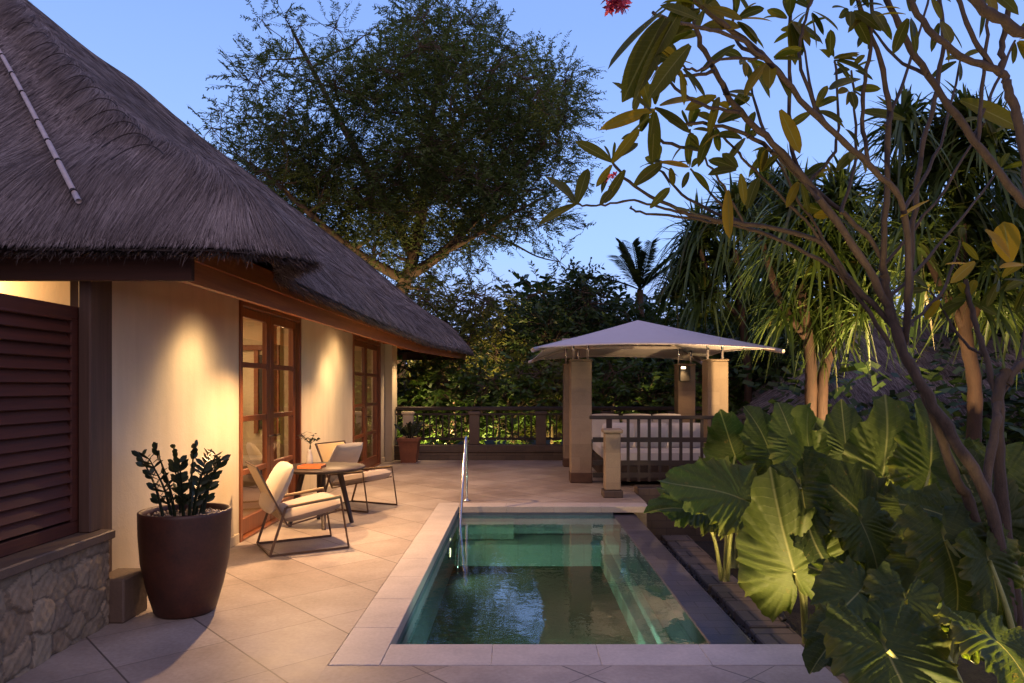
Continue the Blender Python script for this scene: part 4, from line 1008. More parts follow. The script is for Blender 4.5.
bgtree('olive_tree','yellow lit drooping tree just beyond the roof tip',450,325,55,42,19,1.2,26,'leaf_olive',(.17,.045),30,.5,12,cat='tree',droop=.5,upb=-.2)
bgtree('dark_round_tree','dark rounded tree behind the pavilion canopy, left of the small palm',556,330,56,52,21,1.5,46,'leaf_dark',(.16,.07),30)
bgtree('dense_tree','dense dark tree right behind the canopy peak',672,352,58,34,20,1.5,34,'leaf_dark',(.18,.075),30)
bgtree('dense_tree','tall dark tree filling the gap between roof tip and railing',512,360,34,32,22,1.5,26,'leaf_dark',(.15,.06),30)
bgtree('dense_tree','dark tree behind the trunks of the screw pines',850,360,70,50,17,1.5,34,'leaf_dark',(.18,.07),26)
bgtree('dense_tree','dark tree at the right edge behind the frangipani branches',985,330,70,90,15.5,1.5,46,'leaf_dark',(.18,.07),26)
bgtree('dense_tree','dark tree between pavilion and screw pines',755,370,42,45,18,1.2,22,'leaf_dark',(.16,.07),26)
for i,(px,w) in enumerate(((415,30),(462,30),(508,28),(548,26),(600,34),(650,32),(705,34),(760,36))):
    labs = ['bush behind the small square pot','bush behind the railing under the roof tip','bush behind the railing, third from the villa','bush glowing yellow behind the railing next to the pavilion column','bush behind the left pavilion columns','bush behind the daybed','bush behind the right pavilion columns','bush to the right of the pavilion']
    b_ = bgtree('shrub', labs[i], px, 402, w, 38, 17.0+R.uniform(-.4,.4), .6, 26, 'leaf_hedge' if i != 3 else 'leaf_olive', (.13,.055), 26, .35, 10, (.35,.6), 'shrubs behind the terrace railing','shrub', .06)
# far tree line as one mass
n = 2600; xx = NR.uniform(-45,50,n); yy = NR.uniform(34,42,n); hh = 4.6+1.3*np.sin(xx*.21)+.8*np.sin(xx*.53+1); zz = NR.uniform(-.4,1,n)**1*hh
O = []; D = []
for k in range(n):
    o_, d_, _ = spray_cluster((xx[k],yy[k],max(zz[k],0)), 1.3, 7, None, 1.1, 6); O.append(o_); D.append(d_)
O = np.concatenate(O); D = np.concatenate(D); bl = blades(O,D,.5,.22,.2,1,'x',NR.uniform(-1.2,1.2,len(O)))
tag(npmesh('far_woodland', bl[0], bl[1], M['leaf_dark'], tone=bl[2]), 'dark line of far trees closing the garden', 'woodland', kind='stuff')
n = 1800; xx = np.concatenate([NR.uniform(5,16,900),NR.uniform(-14,-4.6,900)]); yy = NR.uniform(11,21,n); yy[900:] = NR.uniform(18.6,26,900); O=[];D=[]
for k in range(n):
    o_, d_, _ = spray_cluster((xx[k],yy[k],NR.uniform(-.4,1.6)), .6, 6, None, .6, 6); O.append(o_); D.append(d_)
O = np.concatenate(O); D = np.concatenate(D); bl = blades(O,D,.22,.09,.2,1,'x',NR.uniform(-1.2,1.2,len(O)))
tag(npmesh('undergrowth', bl[0], bl[1], M['leaf_dark'], tone=bl[2]), 'low dark undergrowth spreading through the garden', 'undergrowth', kind='stuff')

# small palm
def palm(base, top, nf, L, label, leafL=.5):
    t = empty('palm_tree', base, label, 'palm'); m = MB(); m.tube(smoothpath([base,(base+top)/2+Vector((.1,0,0)),top],5),.09,8); m.build('trunk',M['bark'],t)
    for k in range(nf):
        a = 2*math.pi*k/nf+R.uniform(-.3,.3); el = R.uniform(.45,1.35); d = Vector((math.cos(a)*math.cos(el),math.sin(a)*math.cos(el),math.sin(el))); Lf = L*R.uniform(.8,1.1)
        pts = [top+d*Lf*s_+Vector((0,0,-.22*Lf*s_*s_)) for s_ in np.linspace(0,1,14)]
        m = MB(); m.tube(pts,[lerp(.022,.005,i/13) for i in range(14)],5); fr = m.build('frond_stem',M['palm'],t)
        O=[];D=[]
        for i in range(2,14):
            dd = (pts[i]-pts[i-1]).normalized(); sd = dd.cross(Vector((0,0,1))).normalized()
            for j in range(2):
                p = pts[i-1].lerp(pts[i],j/2)
                for s_ in (-1,1): O.append(p); D.append((sd*s_+dd*.8+Vector((0,0,.15))).normalized())
        bl = blades(np.array(O),np.array(D),leafL*NR.uniform(.7,1.1,len(O)),.09,.2,3,'ell'); npmesh('leaflets',bl[0],bl[1],M['palm'],fr,tone=bl[2])
b0 = at(638,420,20); b0.z = -.6
palm(b0, at(640,290,20), 13, 1.75, 'small palm with stiff fronds against the sky above the canopy', .42)

# pandanus
def pandanus(name, label, base, trunks, heads, nb, L):
    Wd = .072*max(1,L/1.1)
    t = empty(name, base, label, 'screw pine'); 
    for pts, r in trunks:
        m = MB(); sp = smoothpath(pts,8); m.tube(sp,[lerp(r,r*.75,i/(len(sp)-1))*.68*(1+.07*math.sin(i*2.6)) for i in range(len(sp))],12); m.build('trunk', M['bark_p'], t)
    for c, sc in heads:
        c = np.array(c); k = int(nb*sc); el = NR.uniform(-.35,1.5,k); az = NR.rand(k)*6.283
        d = np.stack([np.cos(az)*np.cos(el),np.sin(az)*np.cos(el),np.sin(el)],1)
        O = c+NR.normal(0,.06*sc,(k,3))+d*.05; O[:,2] += NR.uniform(-.2,.2,k)*sc
        # arching: build from two stacked blades (rise then hang)
        dr = np.where(NR.rand(k) < .55, NR.uniform(.05,.55,k), NR.uniform(.7,1.4,k)); Lk = L*sc*NR.uniform(.55,1.0,k)*np.where(dr > .6, 1.1, .85)
        bl = blades(O,d,Lk,Wd*sc*1.05,dr,7,'blade',NR.normal(0,.3,k),.12)
        npmesh('leaf_head', bl[0], bl[1], M['pandan'], t, tone=bl[2])
    return t
YP = 10.8
def pp(x,y,dy=0): return at(x,y,YP+dy)
bs = pp(822,440); bs.z = -.6
heads = [(pp(x,y,R.uniform(-.8,.8)),s_) for x,y,s_ in ((785,235,.9),(800,215,1.05),(840,205,1),(870,240,.9),(790,310,.8),(830,330,.7),(865,310,.8),(880,270,.8),(770,270,.7),(815,330,.6),(800,285,1),(850,290,.9),(790,185,.7),(825,250,1.0))]
pandanus('screw_pine','screw pine with drooping sword leaves to the right of the canopy',bs,
  [([Vector((bs.x-.25,bs.y,-.6)),pp(811,390),pp(808,340),pp(800,285)],.14),([Vector((bs.x+.05,bs.y,-.6)),pp(822,392),pp(832,340),pp(830,290),pp(840,205)],.13),([pp(808,340),pp(780,300),pp(760,235)],.09),([pp(832,340),pp(855,300),pp(870,240)],.09)], heads, 250, 1.0)
YP = 15.9
bs = pp(745,470); bs.z = -.6
heads = [(pp(x,y,R.uniform(-.3,.9)),s_) for x,y,s_ in ((700,235,1),(735,215,1.1),(765,200,1.1),(690,270,1),(725,265,1.1),(765,260,1.1),(705,300,.9),(750,300,1),(780,300,1),(675,290,.7))]
pandanus('screw_pine','smaller looking screw pine rising behind the right end of the canopy',bs,
  [([Vector((bs.x,bs.y,-.6)),pp(748,380),pp(742,320),pp(735,250)],.14),([pp(742,320),pp(715,290),pp(700,250)],.1)], heads, 200, 1.35)
YP2 = 8.6
def pq(x,y,dy=0): return at(x,y,YP2+dy)
bs = pq(965,480); bs.z = -.6
heads = [(pq(x,y,R.uniform(-.6,.8)),s_) for x,y,s_ in ((905,130,.8),(940,165,.95),(985,150,.9),(1020,190,1),(960,225,1),(1010,260,.9),(915,230,.8),(900,190,.7),(965,120,.7),(1055,160,1),(930,270,.9),(980,290,.9),(1020,300,.9))]
pandanus('screw_pine','larger screw pine behind the frangipani at the right edge',bs,
  [([bs,pq(975,400),pq(965,330),pq(960,225)],.13),([pq(965,330),pq(990,280),pq(1010,240)],.09),([pq(965,330),pq(930,260),pq(915,200)],.08)], heads, 250, .95)

# background thatched hut roof at right
hut = empty('garden_hut', (7.5,15,0), 'low thatched garden hut half hidden behind the screw pines', 'hut')
hx0,hx1,hy0,hy1 = 4.6,12.0,12.2,18.0; hm = MB()
ap = [((hx0+hx1)/2-1,(hy0+hy1)/2,3.0),((hx0+hx1)/2+1,(hy0+hy1)/2,3.0)]
cs = [(hx0,hy0,.75),(hx1,hy0,.75),(hx1,hy1,.75),(hx0,hy1,.75)]
hm.add(cs+ap,[(0,1,5,4),(1,2,5),(2,3,4,5),(3,0,4)]); hm.build('thatch_underlayer', M['thatch_base'], hut)
n = 26000; u = NR.rand(n); v = NR.rand(n); A_=np.array(cs[0]);B_=np.array(cs[1]);C_=np.array(ap[1]);D2=np.array(ap[0])
Pf = (A_*(1-u)[:,None]+B_*u[:,None])*(1-v)[:,None]+(D2*(1-u)[:,None]+C_*u[:,None])*v[:,None]
nl=6000; u2=NR.rand(nl); v2=1-np.sqrt(NR.rand(nl)); Dd=np.array(cs[3]); Pl=(A_*(1-u2)[:,None]+Dd*u2[:,None])*(1-v2)[:,None]+D2*v2[:,None]
O = np.concatenate([Pf,Pl]); dn = np.concatenate([np.tile([0,-.8,-.6],(n,1)),np.tile([-.8,0,-.6],(nl,1))])+NR.normal(0,.12,(n+nl,3))
bl = blades(O+np.array([0,0,.02]),dn,NR.uniform(.2,.45,n+nl),.014,.03,1,'blade',upv=np.tile([0,-.6,.8],(n+nl,1))); npmesh('thatch', bl[0], bl[1], M['thatch'], hut, tone=bl[2])
m = MB()
m.box(hx0+.9,hx1-.9,hy0+.9,hy1-.9,-.6,1.35); m.build('wall', M['post_stone'], hut)

# ------------------------------------------------------------------ elephant ears
def R_theta(a):   # a in 0..pi from tip
    ks = [(0,1.0),(.18,.90),(.40,.74),(.75,.62),(1.2,.56),(1.65,.56),(2.1,.58),(2.5,.56),(2.8,.46),(3.0,.27),(3.1416,.07)]
    return float(np.interp(a,[k[0] for k in ks],[k[1] for k in ks]))
def ear_leaf(att, tip, N, L=None, wsc=1.0, droop=.22, cup=.18, tone=.5, seed=0, ruff=1.0):
    att, tip, N = Vector(att), Vector(tip), Vector(N); T = tip-att; L = L or T.length; T.normalize()
    N = (N-T*N.dot(T)).normalized(); S = N.cross(T); rr = random.Random(seed); ph = rr.uniform(0,6)
    nth, nr = 160, 14; V=[];UV=[];Q=[]
    for i in range(nth+1):
        th = -math.pi+2*math.pi*i/nth; a = abs(th); R_ = R_theta(a)
        marg = 1+(.035*math.sin(th*17+ph)+.02*math.sin(th*29+ph*3))*ruff
        for j in range(nr+1):
            r = (j/nr)**.9*R_*marg; x = r*math.cos(th); y = r*math.sin(th)*wsc; ay = abs(y)
            U = x-.55*ay
            pleat = math.cos(2*math.pi*12*U+.4*math.sin(ph+ay*9))*.016*min(1,ay/.15)+.03*math.sin(x*5+ph)*math.sin(y*6+ph*1.7)
            edge = (j/nr)**3*(.055*math.sin(th*9+ph)+.038*math.sin(th*19+ph*2)+.02*math.sin(th*41+ph)+.012*math.sin(th*63))*ruff
            z = pleat+edge+cup*ay*(1-ay)-droop*(max(x,0)**2)-droop*.5*(min(x,0)**2)-.18*ay*ay
            p = att+(T*x+S*y+N*z)*L
            V.append(p); UV.append((U+3,ay))
    for i in range(nth):
        for j in range(nr):
            a0 = i*(nr+1)+j; Q.append((a0,a0+nr+1,a0+nr+2,a0+1))
    return np.array([tuple(v) for v in V]), np.array(Q), np.full(len(Q),tone), np.array(UV)
def ear_plant(base, leaves, label):
    base = Vector(base); t = empty('elephant_ear', base, label, 'elephant ear')
    for i,(att,tip,N,kw) in enumerate(leaves):
        bl = ear_leaf(att,tip,N,seed=R.randrange(9999),tone=kw.pop('tone',R.uniform(.2,.8)),**kw)
        lf = npmesh('leaf', bl[0], bl[1], M['ear'], t, tone=bl[2], uv=bl[3], smooth=True)
        a = Vector(att); b1 = base+Vector((R.uniform(-.05,.05),R.uniform(-.05,.05),.05)); mid = b1.lerp(a,.5)+Vector(((a.x-b1.x)*-.15,(a.y-b1.y)*-.15,abs(a.z-b1.z)*.12))
        sp = smoothpath([b1,mid,a],7); Nn = Vector(N).normalized()
        m = MB(); m.tube([p-Nn*.004 for p in sp],[lerp(.026,.011,k/(len(sp)-1)) for k in range(len(sp))],8); m.build('stalk', M['stalk'], lf)
    return t
def LF(a, tip, N, **kw): return (at(*a), at(*tip), N, kw)
G = -.58
ear_plant((2.2,7.6,G),[LF((738,498,7.1),(655,470,6.9),(-.1,-.75,.65),L=.80,tone=.7),LF((700,512,7.5),(643,498,7.3),(-.2,-.5,.8),L=.6),
  LF((771,455,7.6),(752,402,7.5),(.2,-.85,.2),L=.58,tone=.2),LF((735,455,8.0),(722,420,7.7),(-.4,-.8,.3),L=.6,tone=.3)],'elephant ear plant with a leaf spread flat toward the pool corner')
ear_plant((1.98+.35,5.75,G),[LF((794,572,5.3),(768,474,5.15),(-.45,-.85,.1),L=.80,tone=.9,wsc=.9,droop=.1),LF((800,488,5.3),(812,560,5.0),(-.9,-.4,.2),L=.6,tone=.1,wsc=.8)],'elephant ear plant with one big glowing leaf held upright beside the path')
ear_plant((2.75,5.6,G),[LF((862,516,5.3),(809,458,5.25),(-.2,-.85,.45),L=.6,tone=.15),LF((862,524,5.0),(886,574,4.8),(.1,-.8,.55),L=.42,tone=.6),LF((846,500,5.6),(858,548,5.3),(.3,-.8,.5),L=.5,tone=.3)],'elephant ear plant with a dark blue green leaf in the middle of the bed')
ear_plant((3.0,6.9,G),[LF((884,478,6.5),(890,398,6.4),(-.1,-.98,.1),L=.76,tone=.7,droop=.08),LF((846,452,7.0),(842,398,7.0),(-.3,-.9,.1),L=.5,tone=.3),LF((897,484,6.2),(928,478,5.9),(.1,-.4,.9),L=.42,tone=.9)],'elephant ear plant with a tall pale ribbed leaf standing upright')
ear_plant((2.55,6.9,G),[LF((812,466,6.6),(802,402,6.5),(-.92,-.35,.1),L=.60,tone=.9,wsc=.9,droop=.05),LF((797,448,7.3),(776,392,7.3),(-.2,-.9,.1),L=.5,tone=.3),LF((780,520,6.4),(752,560,6.0),(-.6,-.6,.5),L=.55,tone=.5)],'elephant ear plant with a narrow lit leaf seen from its side')
ear_plant((3.1,5.7,G),[LF((912,510,5.2),(884,534,5.0),(-.2,-.7,.7),L=.45,tone=.7),LF((930,470,5.8),(936,412,5.8),(.1,-.95,.2),L=.62,tone=.4),LF((925,560,4.8),(905,600,4.6),(-.4,-.8,.3),L=.4,tone=.9)],'elephant ear plant with small lit leaves beside the leaning trunk')
ear_plant((2.75,3.9,G),[LF((946,540,4.1),(972,618,3.9),(.15,-.85,.5),L=.48,tone=.1,droop=.3),LF((990,560,4.0),(1012,640,3.9),(.3,-.85,.4),L=.42,tone=.2),LF((955,520,4.4),(915,500,4.3),(-.2,-.7,.7),L=.4,tone=.3)],'elephant ear plant with a dull grey green leaf hanging by the trunk')
ear_plant((2.35,3.6,G),[LF((860,590,3.75),(812,640,3.5),(-.35,-.65,.65),L=.38,tone=.3),LF((846,628,3.5),(806,665,3.35),(-.5,-.6,.6),L=.30,tone=.15),LF((905,600,3.7),(900,655,3.5),(.1,-.7,.7),L=.36,tone=.3)],'elephant ear plant spilling over the near corner of the coping')
ear_plant((2.1,3.0,G),[LF((888,650,3.2),(940,760,2.85),(.0,-.5,.86),L=.50,tone=.35,droop=.25),LF((995,640,3.1),(1050,700,2.8),(.3,-.6,.7),L=.42,tone=.2)],'elephant ear plant with the largest leaf at the bottom of the view')
ear_plant((3.4,4.6,G),[LF((1005,480,4.7),(1022,560,4.5),(.2,-.9,.4),L=.6,tone=.3),LF((985,520,4.6),(965,470,4.6),(-.1,-.9,.3),L=.55,tone=.2)],'elephant ear plant at the right edge behind the frangipani trunk')
# looser plants filling the bed behind
labs = ['in the back of the bed left of the leaning trunk','at the back of the bed near the planter wall','in the back row under the screw pine','in the back row behind the pale ribbed leaf','low beside the overflow edge of the pool','far right of the back row','behind the frangipani fork','low and shaded at the middle of the bed']
for i,(x,y) in enumerate(((3.7,8.2),(3.5,8.7),(4.2,9.4),(4.5,8.6),(2.5,8.3),(5.2,7.4),(4.2,6.4),(2.9,4.9))):
    lv = []
    for k in range(9):
        a = R.uniform(0,6.28); h = R.uniform(.35,.85) if i not in (4,7) else R.uniform(-.1,.3); rr = R.uniform(.15,.55); at_ = Vector((x+rr*math.cos(a),y+rr*math.sin(a),h))
        d = Vector((math.cos(a)*.7,math.sin(a)*.7,R.uniform(-.5,1.3))).normalized(); N = Vector((R.uniform(-.3,.1),-.7,R.uniform(.3,.8)))
        lv.append((at_, at_+d*.5, N, dict(L=R.uniform(.34,.52),tone=R.uniform(0,.7),wsc=R.uniform(.8,1.0))))
    ear_plant((x,y,G), lv, 'elephant ear plant '+labs[i])

# ------------------------------------------------------------------ frangipani
fb = at(1012,640,4.0); fb.z = -.6
fr = empty('frangipani_tree', fb, 'frangipani tree with forking bare branches leaning over the garden bed', 'tree')
fm = MB()
def br(pts, r0, r1, d0, d1, n=10):
    m_ = len(pts); P = [at(p[0],p[1],lerp(d0,d1,i/(m_-1))) for i,p in enumerate(pts)]
    sp = smoothpath(P,6); K = len(sp)
    rs = [lerp(r0,r1,i/(K-1))*(1+.07*math.sin(i*1.9)) for i in range(K)]
    rs = [q_*.66*(1+R.uniform(-.05,.05)) for q_ in rs]; sp = [q_+Vector((R.gauss(0,.004),R.gauss(0,.004),R.gauss(0,.004))) for q_ in sp]
    fm.tube(sp, rs, n); return sp
j = lambda px: px
pA = br([(1012,760),(1010,640),(1003,570),(985,490),(945,425),(913,370),(893,320),(884,275)],.060,.040,4.0,4.2)
br([(912,364),(935,420),(957,480),(972,510),(985,600)],.036,.05,4.15,4.3)
br([(893,320),(868,268),(820,200),(780,150),(740,112),(715,72),(696,30),(690,-20)],.036,.018,4.2,3.7)
br([(884,275),(884,235),(888,124),(880,60),(854,-10)],.028,.018,4.2,3.9)
br([(905,345),(908,299),(903,209),(868,164),(819,119),(764,58),(704,8),(660,-30)],.03,.018,4.2,3.4)
br([(908,310),(914,219),(920,160),(934,99),(944,35),(936,-20)],.026,.018,4.2,4.4)
br([(893,325),(849,279),(815,240),(744,224),(689,214),(634,186),(612,162)],.028,.012,4.2,4.4)
br([(689,214),(660,208),(634,200),(600,205),(577,205)],.013,.009,4.35,4.5)
br([(890,345),(840,275),(780,240),(745,228),(700,220),(640,212),(630,206)],.020,.009,4.2,4.6)
br([(884,280),(874,244),(809,184),(754,139),(709,124),(679,124),(655,108)],.024,.012,4.2,4.0)
br([(809,184),(792,150),(790,70),(791,-10)],.018,.015,4.1,4.0)
br([(820,239),(800,215),(760,175),(735,150),(715,128)],.014,.01,4.25,4.2)
br([(744,224),(720,180),(700,150),(690,130)],.012,.009,4.3,4.2)
br([(868,164),(862,110),(870,50),(872,-10)],.018,.015,4.0,3.9)
br([(764,58),(730,35),(690,25),(652,12)],.014,.011,3.6,3.0)
br([(764,58),(720,60),(700,70),(680,66)],.012,.008,3.6,3.5)
br([(819,119),(800,60),(805,20),(815,-10)],.014,.012,3.9,3.9)
# right trunk system
br([(1040,760),(1015,600),(1000,480),(998,400),(1006,370)],.062,.045,4.3,4.3)
br([(1006,384),(1024,362),(1060,330)],.035,.03,4.3,4.3)
br([(998,400),(985,355),(972,310),(965,280)],.03,.02,4.3,4.5)
br([(985,490),(995,430),(998,400)],.04,.035,4.15,4.3)
br([(1040,215),(1024,204),(973,139),(928,75),(898,25),(880,-20)],.034,.022,3.9,3.9)
br([(1030,190),(1020,130),(1008,90),(1000,72),(958,55),(918,15),(905,-15)],.036,.020,3.6,3.6)
br([(1000,72),(1004,40),(1014,-15)],.024,.02,3.6,3.6)
br([(1000,76),(975,40),(955,-10)],.020,.016,3.6,3.6)
br([(1060,60),(1024,32),(985,10),(960,-15)],.036,.03,3.0,3.0)
br([(978,140),(985,60),(990,0)],.016,.012,3.9,3.9)
TIPS = []
for (x0,y0,dA,x1,y1,dB) in ((849,279,4.2,770,150,4.3),(820,200,4.0,745,60,4.2),(868,164,4.0,800,30,4.4),(740,112,3.8,650,60,3.9),(905,209,4.1,960,60,4.5),(888,124,4.0,930,-5,4.3),(780,240,4.4,690,170,4.5),(744,224,4.3,655,165,4.6),(888,300,4.2,1000,170,4.6),(900,330,4.2,960,240,4.5),(973,139,3.9,1015,40,4.2),(928,75,3.9,870,25,4.2),(985,355,4.4,930,290,4.6),(764,58,3.6,735,-8,3.8),(840,215,4.1,852,70,4.4),(809,184,4.1,835,60,4.3),(1000,400,4.3,1030,280,4.5),(700,150,4.2,640,90,4.4),(715,72,3.8,668,40,3.9),(880,270,4.2,985,120,4.4)):
    mx_, my_ = lerp(x0,x1,.55)+R.uniform(-14,14), lerp(y0,y1,.5)+R.uniform(4,22)
    br([(x0,y0),(mx_,my_),(x1,y1)],.017,.0095,dA,dB,8); TIPS.append((x1,y1,dB))
fm.build('trunk', M['bark_f'], fr)
# leaves
FO=[];FD=[];FL=[];FW=[];FDR=[];FT=[]
def leafc(px,py,Y,n,L,ang=None,spread=1.0,tone=None,droop=.25):
    c = at(px,py,Y)
    for k in range(n):
        if ang is None: a = R.uniform(0,6.283)
        else: a = rad(ang)+R.uniform(-spread,spread)
        el = R.uniform(-.9,.5)      # towards/away from camera
        d = Vector((math.cos(a)*math.cos(el), math.sin(el), math.sin(a)*math.cos(el)))
        FO.append(tuple(c+d*.02)); FD.append(tuple(d)); l = L*.84*R.uniform(.7,1.15); FL.append(l); FW.append(l*R.uniform(.30,.38)); FDR.append(droop*R.uniform(.4,1.5)); FT.append(R.uniform(0,.8) if tone is None else min(1,max(0,tone+R.uniform(-.15,.15))))
def leaf1(x0,y0,x1,y1,Y,w=.3,tone=.3,droop=.05,dy=0):
    a = at(x0,y0,Y); b_ = at(x1,y1,Y+dy); FO.append(tuple(a)); FD.append(tuple(b_-a)); FL.append((b_-a).length); FW.append((b_-a).length*w); FDR.append(droop); FT.append(tone)
# big drooping leaves top left
for q_ in ((668,8,608,60,.34,.35),(665,18,622,92,.36,.25),(672,22,632,98,.24,.2),(690,45,648,92,.30,.35),(680,12,655,50,.4,.3),(700,20,660,0,.3,.3)): leaf1(*q_[:4],2.9,q_[4],q_[5],.12)
for q_ in ((652,112,612,78,.3,.6),(655,110,600,125,.25,.95),(655,112,615,150,.28,.5),(656,108,690,130,.3,.5),(650,108,640,70,.3,.7),(660,106,700,95,.3,.8),(655,112,652,160,.3,.4),(612,162,575,138,.3,.4),(612,165,596,185,.3,.7),(612,160,638,140,.3,.5),(612,163,640,125,.25,.7),(577,204,545,172,.34,.3),(577,204,538,222,.3,.6),(575,205,560,178,.3,.2),(577,204,588,165,.3,.4),(577,204,566,200,.3,.5),(600,205,612,188,.3,.4),
    (634,186,662,160,.3,.4),(650,208,670,185,.3,.3),(625,170,605,200,.25,.3),(728,190,730,235,.34,.98),(745,138,728,160,.3,.4),(700,216,672,205,.3,.5),(660,162,690,165,.25,.95),
    (985,230,1010,255,.5,.95),(1010,262,1004,218,.55,.92),(975,265,945,262,.3,.85),(1000,268,1024,262,.3,.85),(975,262,950,280,.3,.8),(930,200,900,215,.25,.8),(905,120,860,108,.3,.5),(960,100,1024,125,.3,.6),(940,300,925,318,.4,.9),
    (830,90,860,75,.4,.5),(735,45,700,70,.3,.3),(750,60,770,95,.3,.5),(780,110,800,150,.35,.8),(1024,120,985,135,.28,.5)): leaf1(*q_[:4],4.1+R.uniform(-.2,.2),q_[4]*.95,q_[5],.08,R.uniform(-.1,.1))
for (px,py,Y,n_,L_) in ((665,60,3.8,6,.16),(700,150,4.1,5,.16),(730,110,4.0,5,.16),(850,90,4.0,5,.15),(640,135,4.2,5,.15),(670,165,4.2,4,.15),(696,30,3.6,9,.22),(704,8,3.4,8,.22),(690,-10,3.5,7,.22),(655,108,4.0,4,.2),(612,162,4.4,3,.16),(790,20,4.0,9,.2),(745,140,4.1,5,.2),(715,125,4.1,6,.2),(850,10,3.9,8,.2),(870,10,3.9,6,.2),(810,10,3.9,7,.2),(735,20,3.6,7,.2),(770,60,3.7,6,.2),(815,110,3.9,5,.2),(830,60,3.9,6,.2),(760,175,4.1,5,.2),(690,130,4.2,6,.18),(800,180,4.2,6,.2),(835,215,4.2,5,.2),(680,66,3.5,7,.2),(910,15,3.7,5,.2),(940,20,4.2,4,.2),(985,-10,3.6,6,.2),(968,300,4.5,6,.2),(1000,280,4.4,7,.2),(740,170,4.0,4,.2),(860,150,4.0,4,.2),(720,95,3.9,5,.2)):
    leafc(px,py,Y,n_,L_)
for (px,py,Y) in TIPS: leafc(px,py,Y,R.randint(4,7),.17)
FW_ = np.array(FW)
bl = blades(np.array(FO),np.array(FD),np.array(FL),FW_,np.array(FDR),8,'ell',NR.normal(0,.5,len(FO))+math.pi/2*0,.14,upv=norm(np.tile([0,-1.0,.6],(len(FO),1))+NR.normal(0,.35,(len(FO),3))),tone=np.array(FT))
npmesh('leaves', bl[0], bl[1], M['fleaf'], fr, tone=bl[2], uv=bl[3], smooth=True)
def blossom(c, r, n):
    O=[];D=[]
    for k in range(n):
        cc = Vector(c)+Vector((R.gauss(0,r),R.gauss(0,r),R.gauss(0,r)))
        f = Vector((R.uniform(-1,1),-1,R.uniform(-1,.5))).normalized(); u = f.orthogonal().normalized(); v = f.cross(u)
        for q_ in range(5):
            a = 2*math.pi*q_/5; O.append(tuple(cc)); D.append(tuple(u*math.cos(a)+v*math.sin(a)+f*.4))
    bl = blades(np.array(O),np.array(D),.034,.022,.05,3,'ell',0,.1); npmesh('blossom', bl[0], bl[1], M['flower'], fr, smooth=True)
blossom(at(618,3,3.0),.022,16); blossom(at(613,183,4.4),.03,7)

# ------------------------------------------------------------------ garden spotlights
def gspot(loc, tgt, power, size, label, color=(1,.66,.30), r=.05):
    e = empty('garden_spotlight', loc, label, 'spotlight'); L_ = Vector(loc); d = (Vector(tgt)-L_).normalized()
    MB().tube([L_-Vector((0,0,.15)),L_],.008,6).build('spike', M['black'], e)
    MB().tube([L_-d*.05,L_+d*.03],[.028,.035],12).build('housing', M['black'], e)
    MB().tube([L_+d*.031,L_+d*.034],[.028,.028],12).build('lens', M['lens'], e)
    spot('garden_beam', L_+d*.05, tgt, power, size, color, .8, r)
gspot((2.12,4.55,-.45),at(772,530,5.3),230,75,'spike spotlight lighting the big glowing leaf')
gspot((2.5,5.3,-.5),at(840,490,5.6),55,100,'spike spotlight in the middle of the bed')
gspot((3.0,5.0,-.5),at(930,530,4.6),120,110,'spike spotlight by the leaning trunk at the right')
gspot((2.3,6.3,-.45),at(705,500,7.3),170,90,'spike spotlight under the leaf nearest the pool corner')
gspot((2.85,6.2,-.4),at(885,430,6.6),260,90,'spike spotlight below the tall ribbed leaf')
gspot((4.9,9.0,-.4),Vector((4.2,11.0,3.6)),2800,95,'spike spotlight below the screw pine')
gspot((3.9,6.3,-.3),pq(955,200,.3),1500,110,'spike spotlight below the larger screw pine')
gspot((-2.9,20.8,-.3),pt(408,230),2600,70,'spike spotlight at the foot of the feathery tree')
gspot((-1.7,17.6,-.4),at(450,330,19),2200,110,'spike spotlight below the olive tree')
gspot((-2.2,16.1,-.1),at(420,380,17.3),250,120,'spike spotlight behind the small square pot',(1,.75,.3))
gspot((4.2,16.1,-.1),at(740,380,17.3),250,120,'spike spotlight behind the right pavilion columns',(1,.75,.3))
gspot((.6,16.1,-.1),at(545,420,17.3),300,120,'spike spotlight behind the terrace railing',(1,.8,.25))
gspot((2.4,16.1,-.2),at(640,370,18),500,120,'spike spotlight behind the daybed',(1,.75,.3))
gspot((-.6,16.1,-.2),at(490,400,17.3),260,120,'spike spotlight behind the middle stone post',(1,.75,.3))
gspot((1.9,2.3,-.4),at(790,150,4.0),480,80,'spike spotlight at the foot of the frangipani')
# underwater lights
spot('underwater_glow', (.35,4.40,-.55), (.3,8.5,-1.2), 330, 140, (.75,1,.80), .8, .1)  # added out of view to brighten the pool floor
pf = empty('pool_lamp', (XL,8.05,-.30), 'round lit lamp set in the left pool wall near the handrail', 'pool lamp')
MB().tube([(XL-.004,8.05,-.30),(XL+.012,8.05,-.30)], .07, 20).build('ring', M['steel'], pf); MB().tube([(XL+.0125,8.05,-.30),(XL+.016,8.05,-.30)], .05, 20).build('lens', M['lens'], pf)
spot('underwater_glow', (XL+.03,8.05,-.30), (XL+1.5,7.7,-.8), 40, 150, (.85,1,.75), .8, .04)


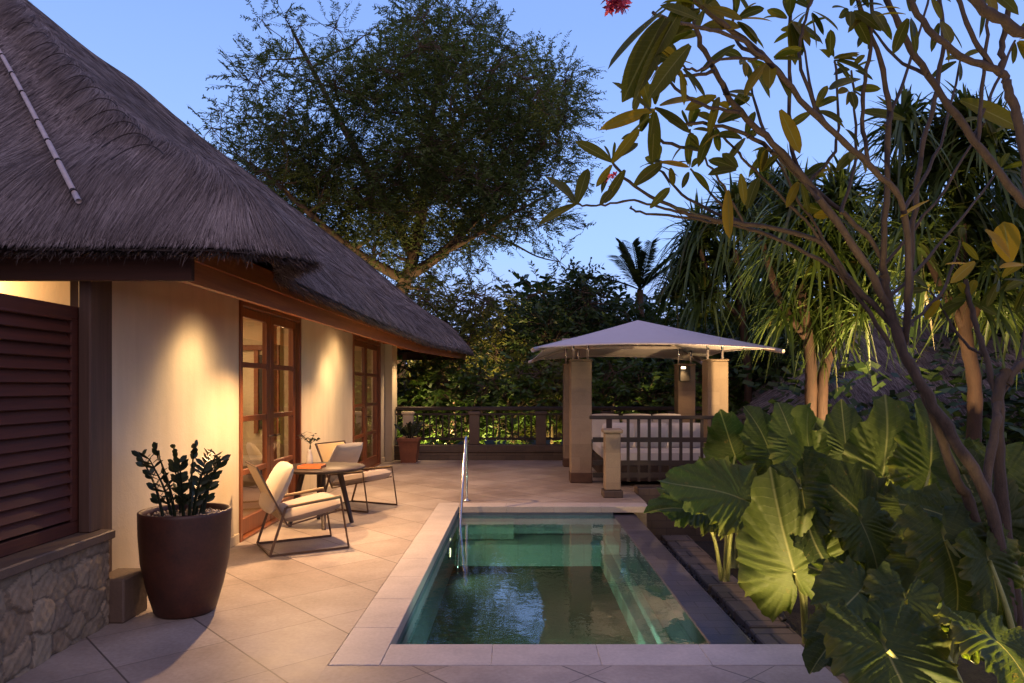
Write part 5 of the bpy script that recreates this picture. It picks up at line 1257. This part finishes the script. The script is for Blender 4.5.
# ------------------------------------------------------------------ world, sun, camera
sc = bpy.context.scene
w = bpy.data.worlds.new('World'); sc.world = w; w.use_nodes = True; nt = w.node_tree; nt.nodes.clear()
out = nt.nodes.new('ShaderNodeOutputWorld'); bg = nt.nodes.new('ShaderNodeBackground'); nt.links.new(bg.outputs[0], out.inputs[0])
sky = nt.nodes.new('ShaderNodeTexSky'); sky.sky_type = 'NISHITA'; sky.sun_disc = False
sky.sun_elevation = rad(3); sky.sun_rotation = rad(205); sky.air_density = 1.0; sky.dust_density = 1.0; sky.ozone_density = 3.0
tc = nt.nodes.new('ShaderNodeTexCoord'); sx = nt.nodes.new('ShaderNodeSeparateXYZ'); nt.links.new(tc.outputs['Generated'], sx.inputs[0])
rp_ = nt.nodes.new('ShaderNodeValToRGB'); nt.links.new(sx.outputs[2], rp_.inputs[0]); e = rp_.color_ramp.elements
e[0].position = 0.0; e[0].color = (.36,.38,.66,1); e[1].position = 1.0; e[1].color = (.09,.14,.42,1)
for p_, c_ in ((.18,(.25,.385,.72,1)),(.45,(.165,.272,.60,1))): q_ = e.new(p_); q_.color = c_
# dusk glow behind the camera
mp = nt.nodes.new('ShaderNodeMapRange'); nt.links.new(sx.outputs[1], mp.inputs[0]); mp.inputs[1].default_value = .3; mp.inputs[2].default_value = -.6
mx = nt.nodes.new('ShaderNodeMix'); mx.data_type = 'RGBA'; nt.links.new(mp.outputs[0], mx.inputs[0]); nt.links.new(rp_.outputs[0], mx.inputs[6]); mx.inputs[7].default_value = (.33,.255,.335,1)
mm = nt.nodes.new('ShaderNodeMix'); mm.data_type = 'RGBA'; mm.inputs[0].default_value = .02; nt.links.new(mx.outputs[2], mm.inputs[6]); nt.links.new(sky.outputs[0], mm.inputs[7])
nt.links.new(mm.outputs[2], bg.inputs[0]); bg.inputs[1].default_value = 1.75
sl = bpy.data.lights.new('sun', 'SUN'); sl.energy = .4; sl.angle = rad(25); sl.color = (1,.72,.68)
so = bpy.data.objects.new('sun', sl); col.objects.link(so); so.location = (5,-5,20)
so.rotation_euler = Vector((-.35,.85,-.55)).to_track_quat('-Z','Y').to_euler()
cam = bpy.data.cameras.new('camera'); co_ = bpy.data.objects.new('camera', cam); col.objects.link(co_)
co_.location = (0,0,CH); co_.rotation_euler = (rad(90),0,0); cam.sensor_width = 36; cam.lens = F/1024*36
cam.shift_x = -6/1024; cam.shift_y = 45.5/1024; cam.clip_end = 500; cam.clip_start = .05
sc.camera = co_
sc.view_settings.view_transform = 'Standard'; sc.view_settings.look = 'None'; sc.view_settings.exposure = 0
sc.cycles.use_denoising = True; sc.cycles.max_bounces = 8; sc.cycles.transparent_max_bounces = 12; sc.cycles.sample_clamp_indirect = 4
sc.cycles.caustics_reflective = False; sc.cycles.caustics_refractive = False; sc.cycles.blur_glossy = .5
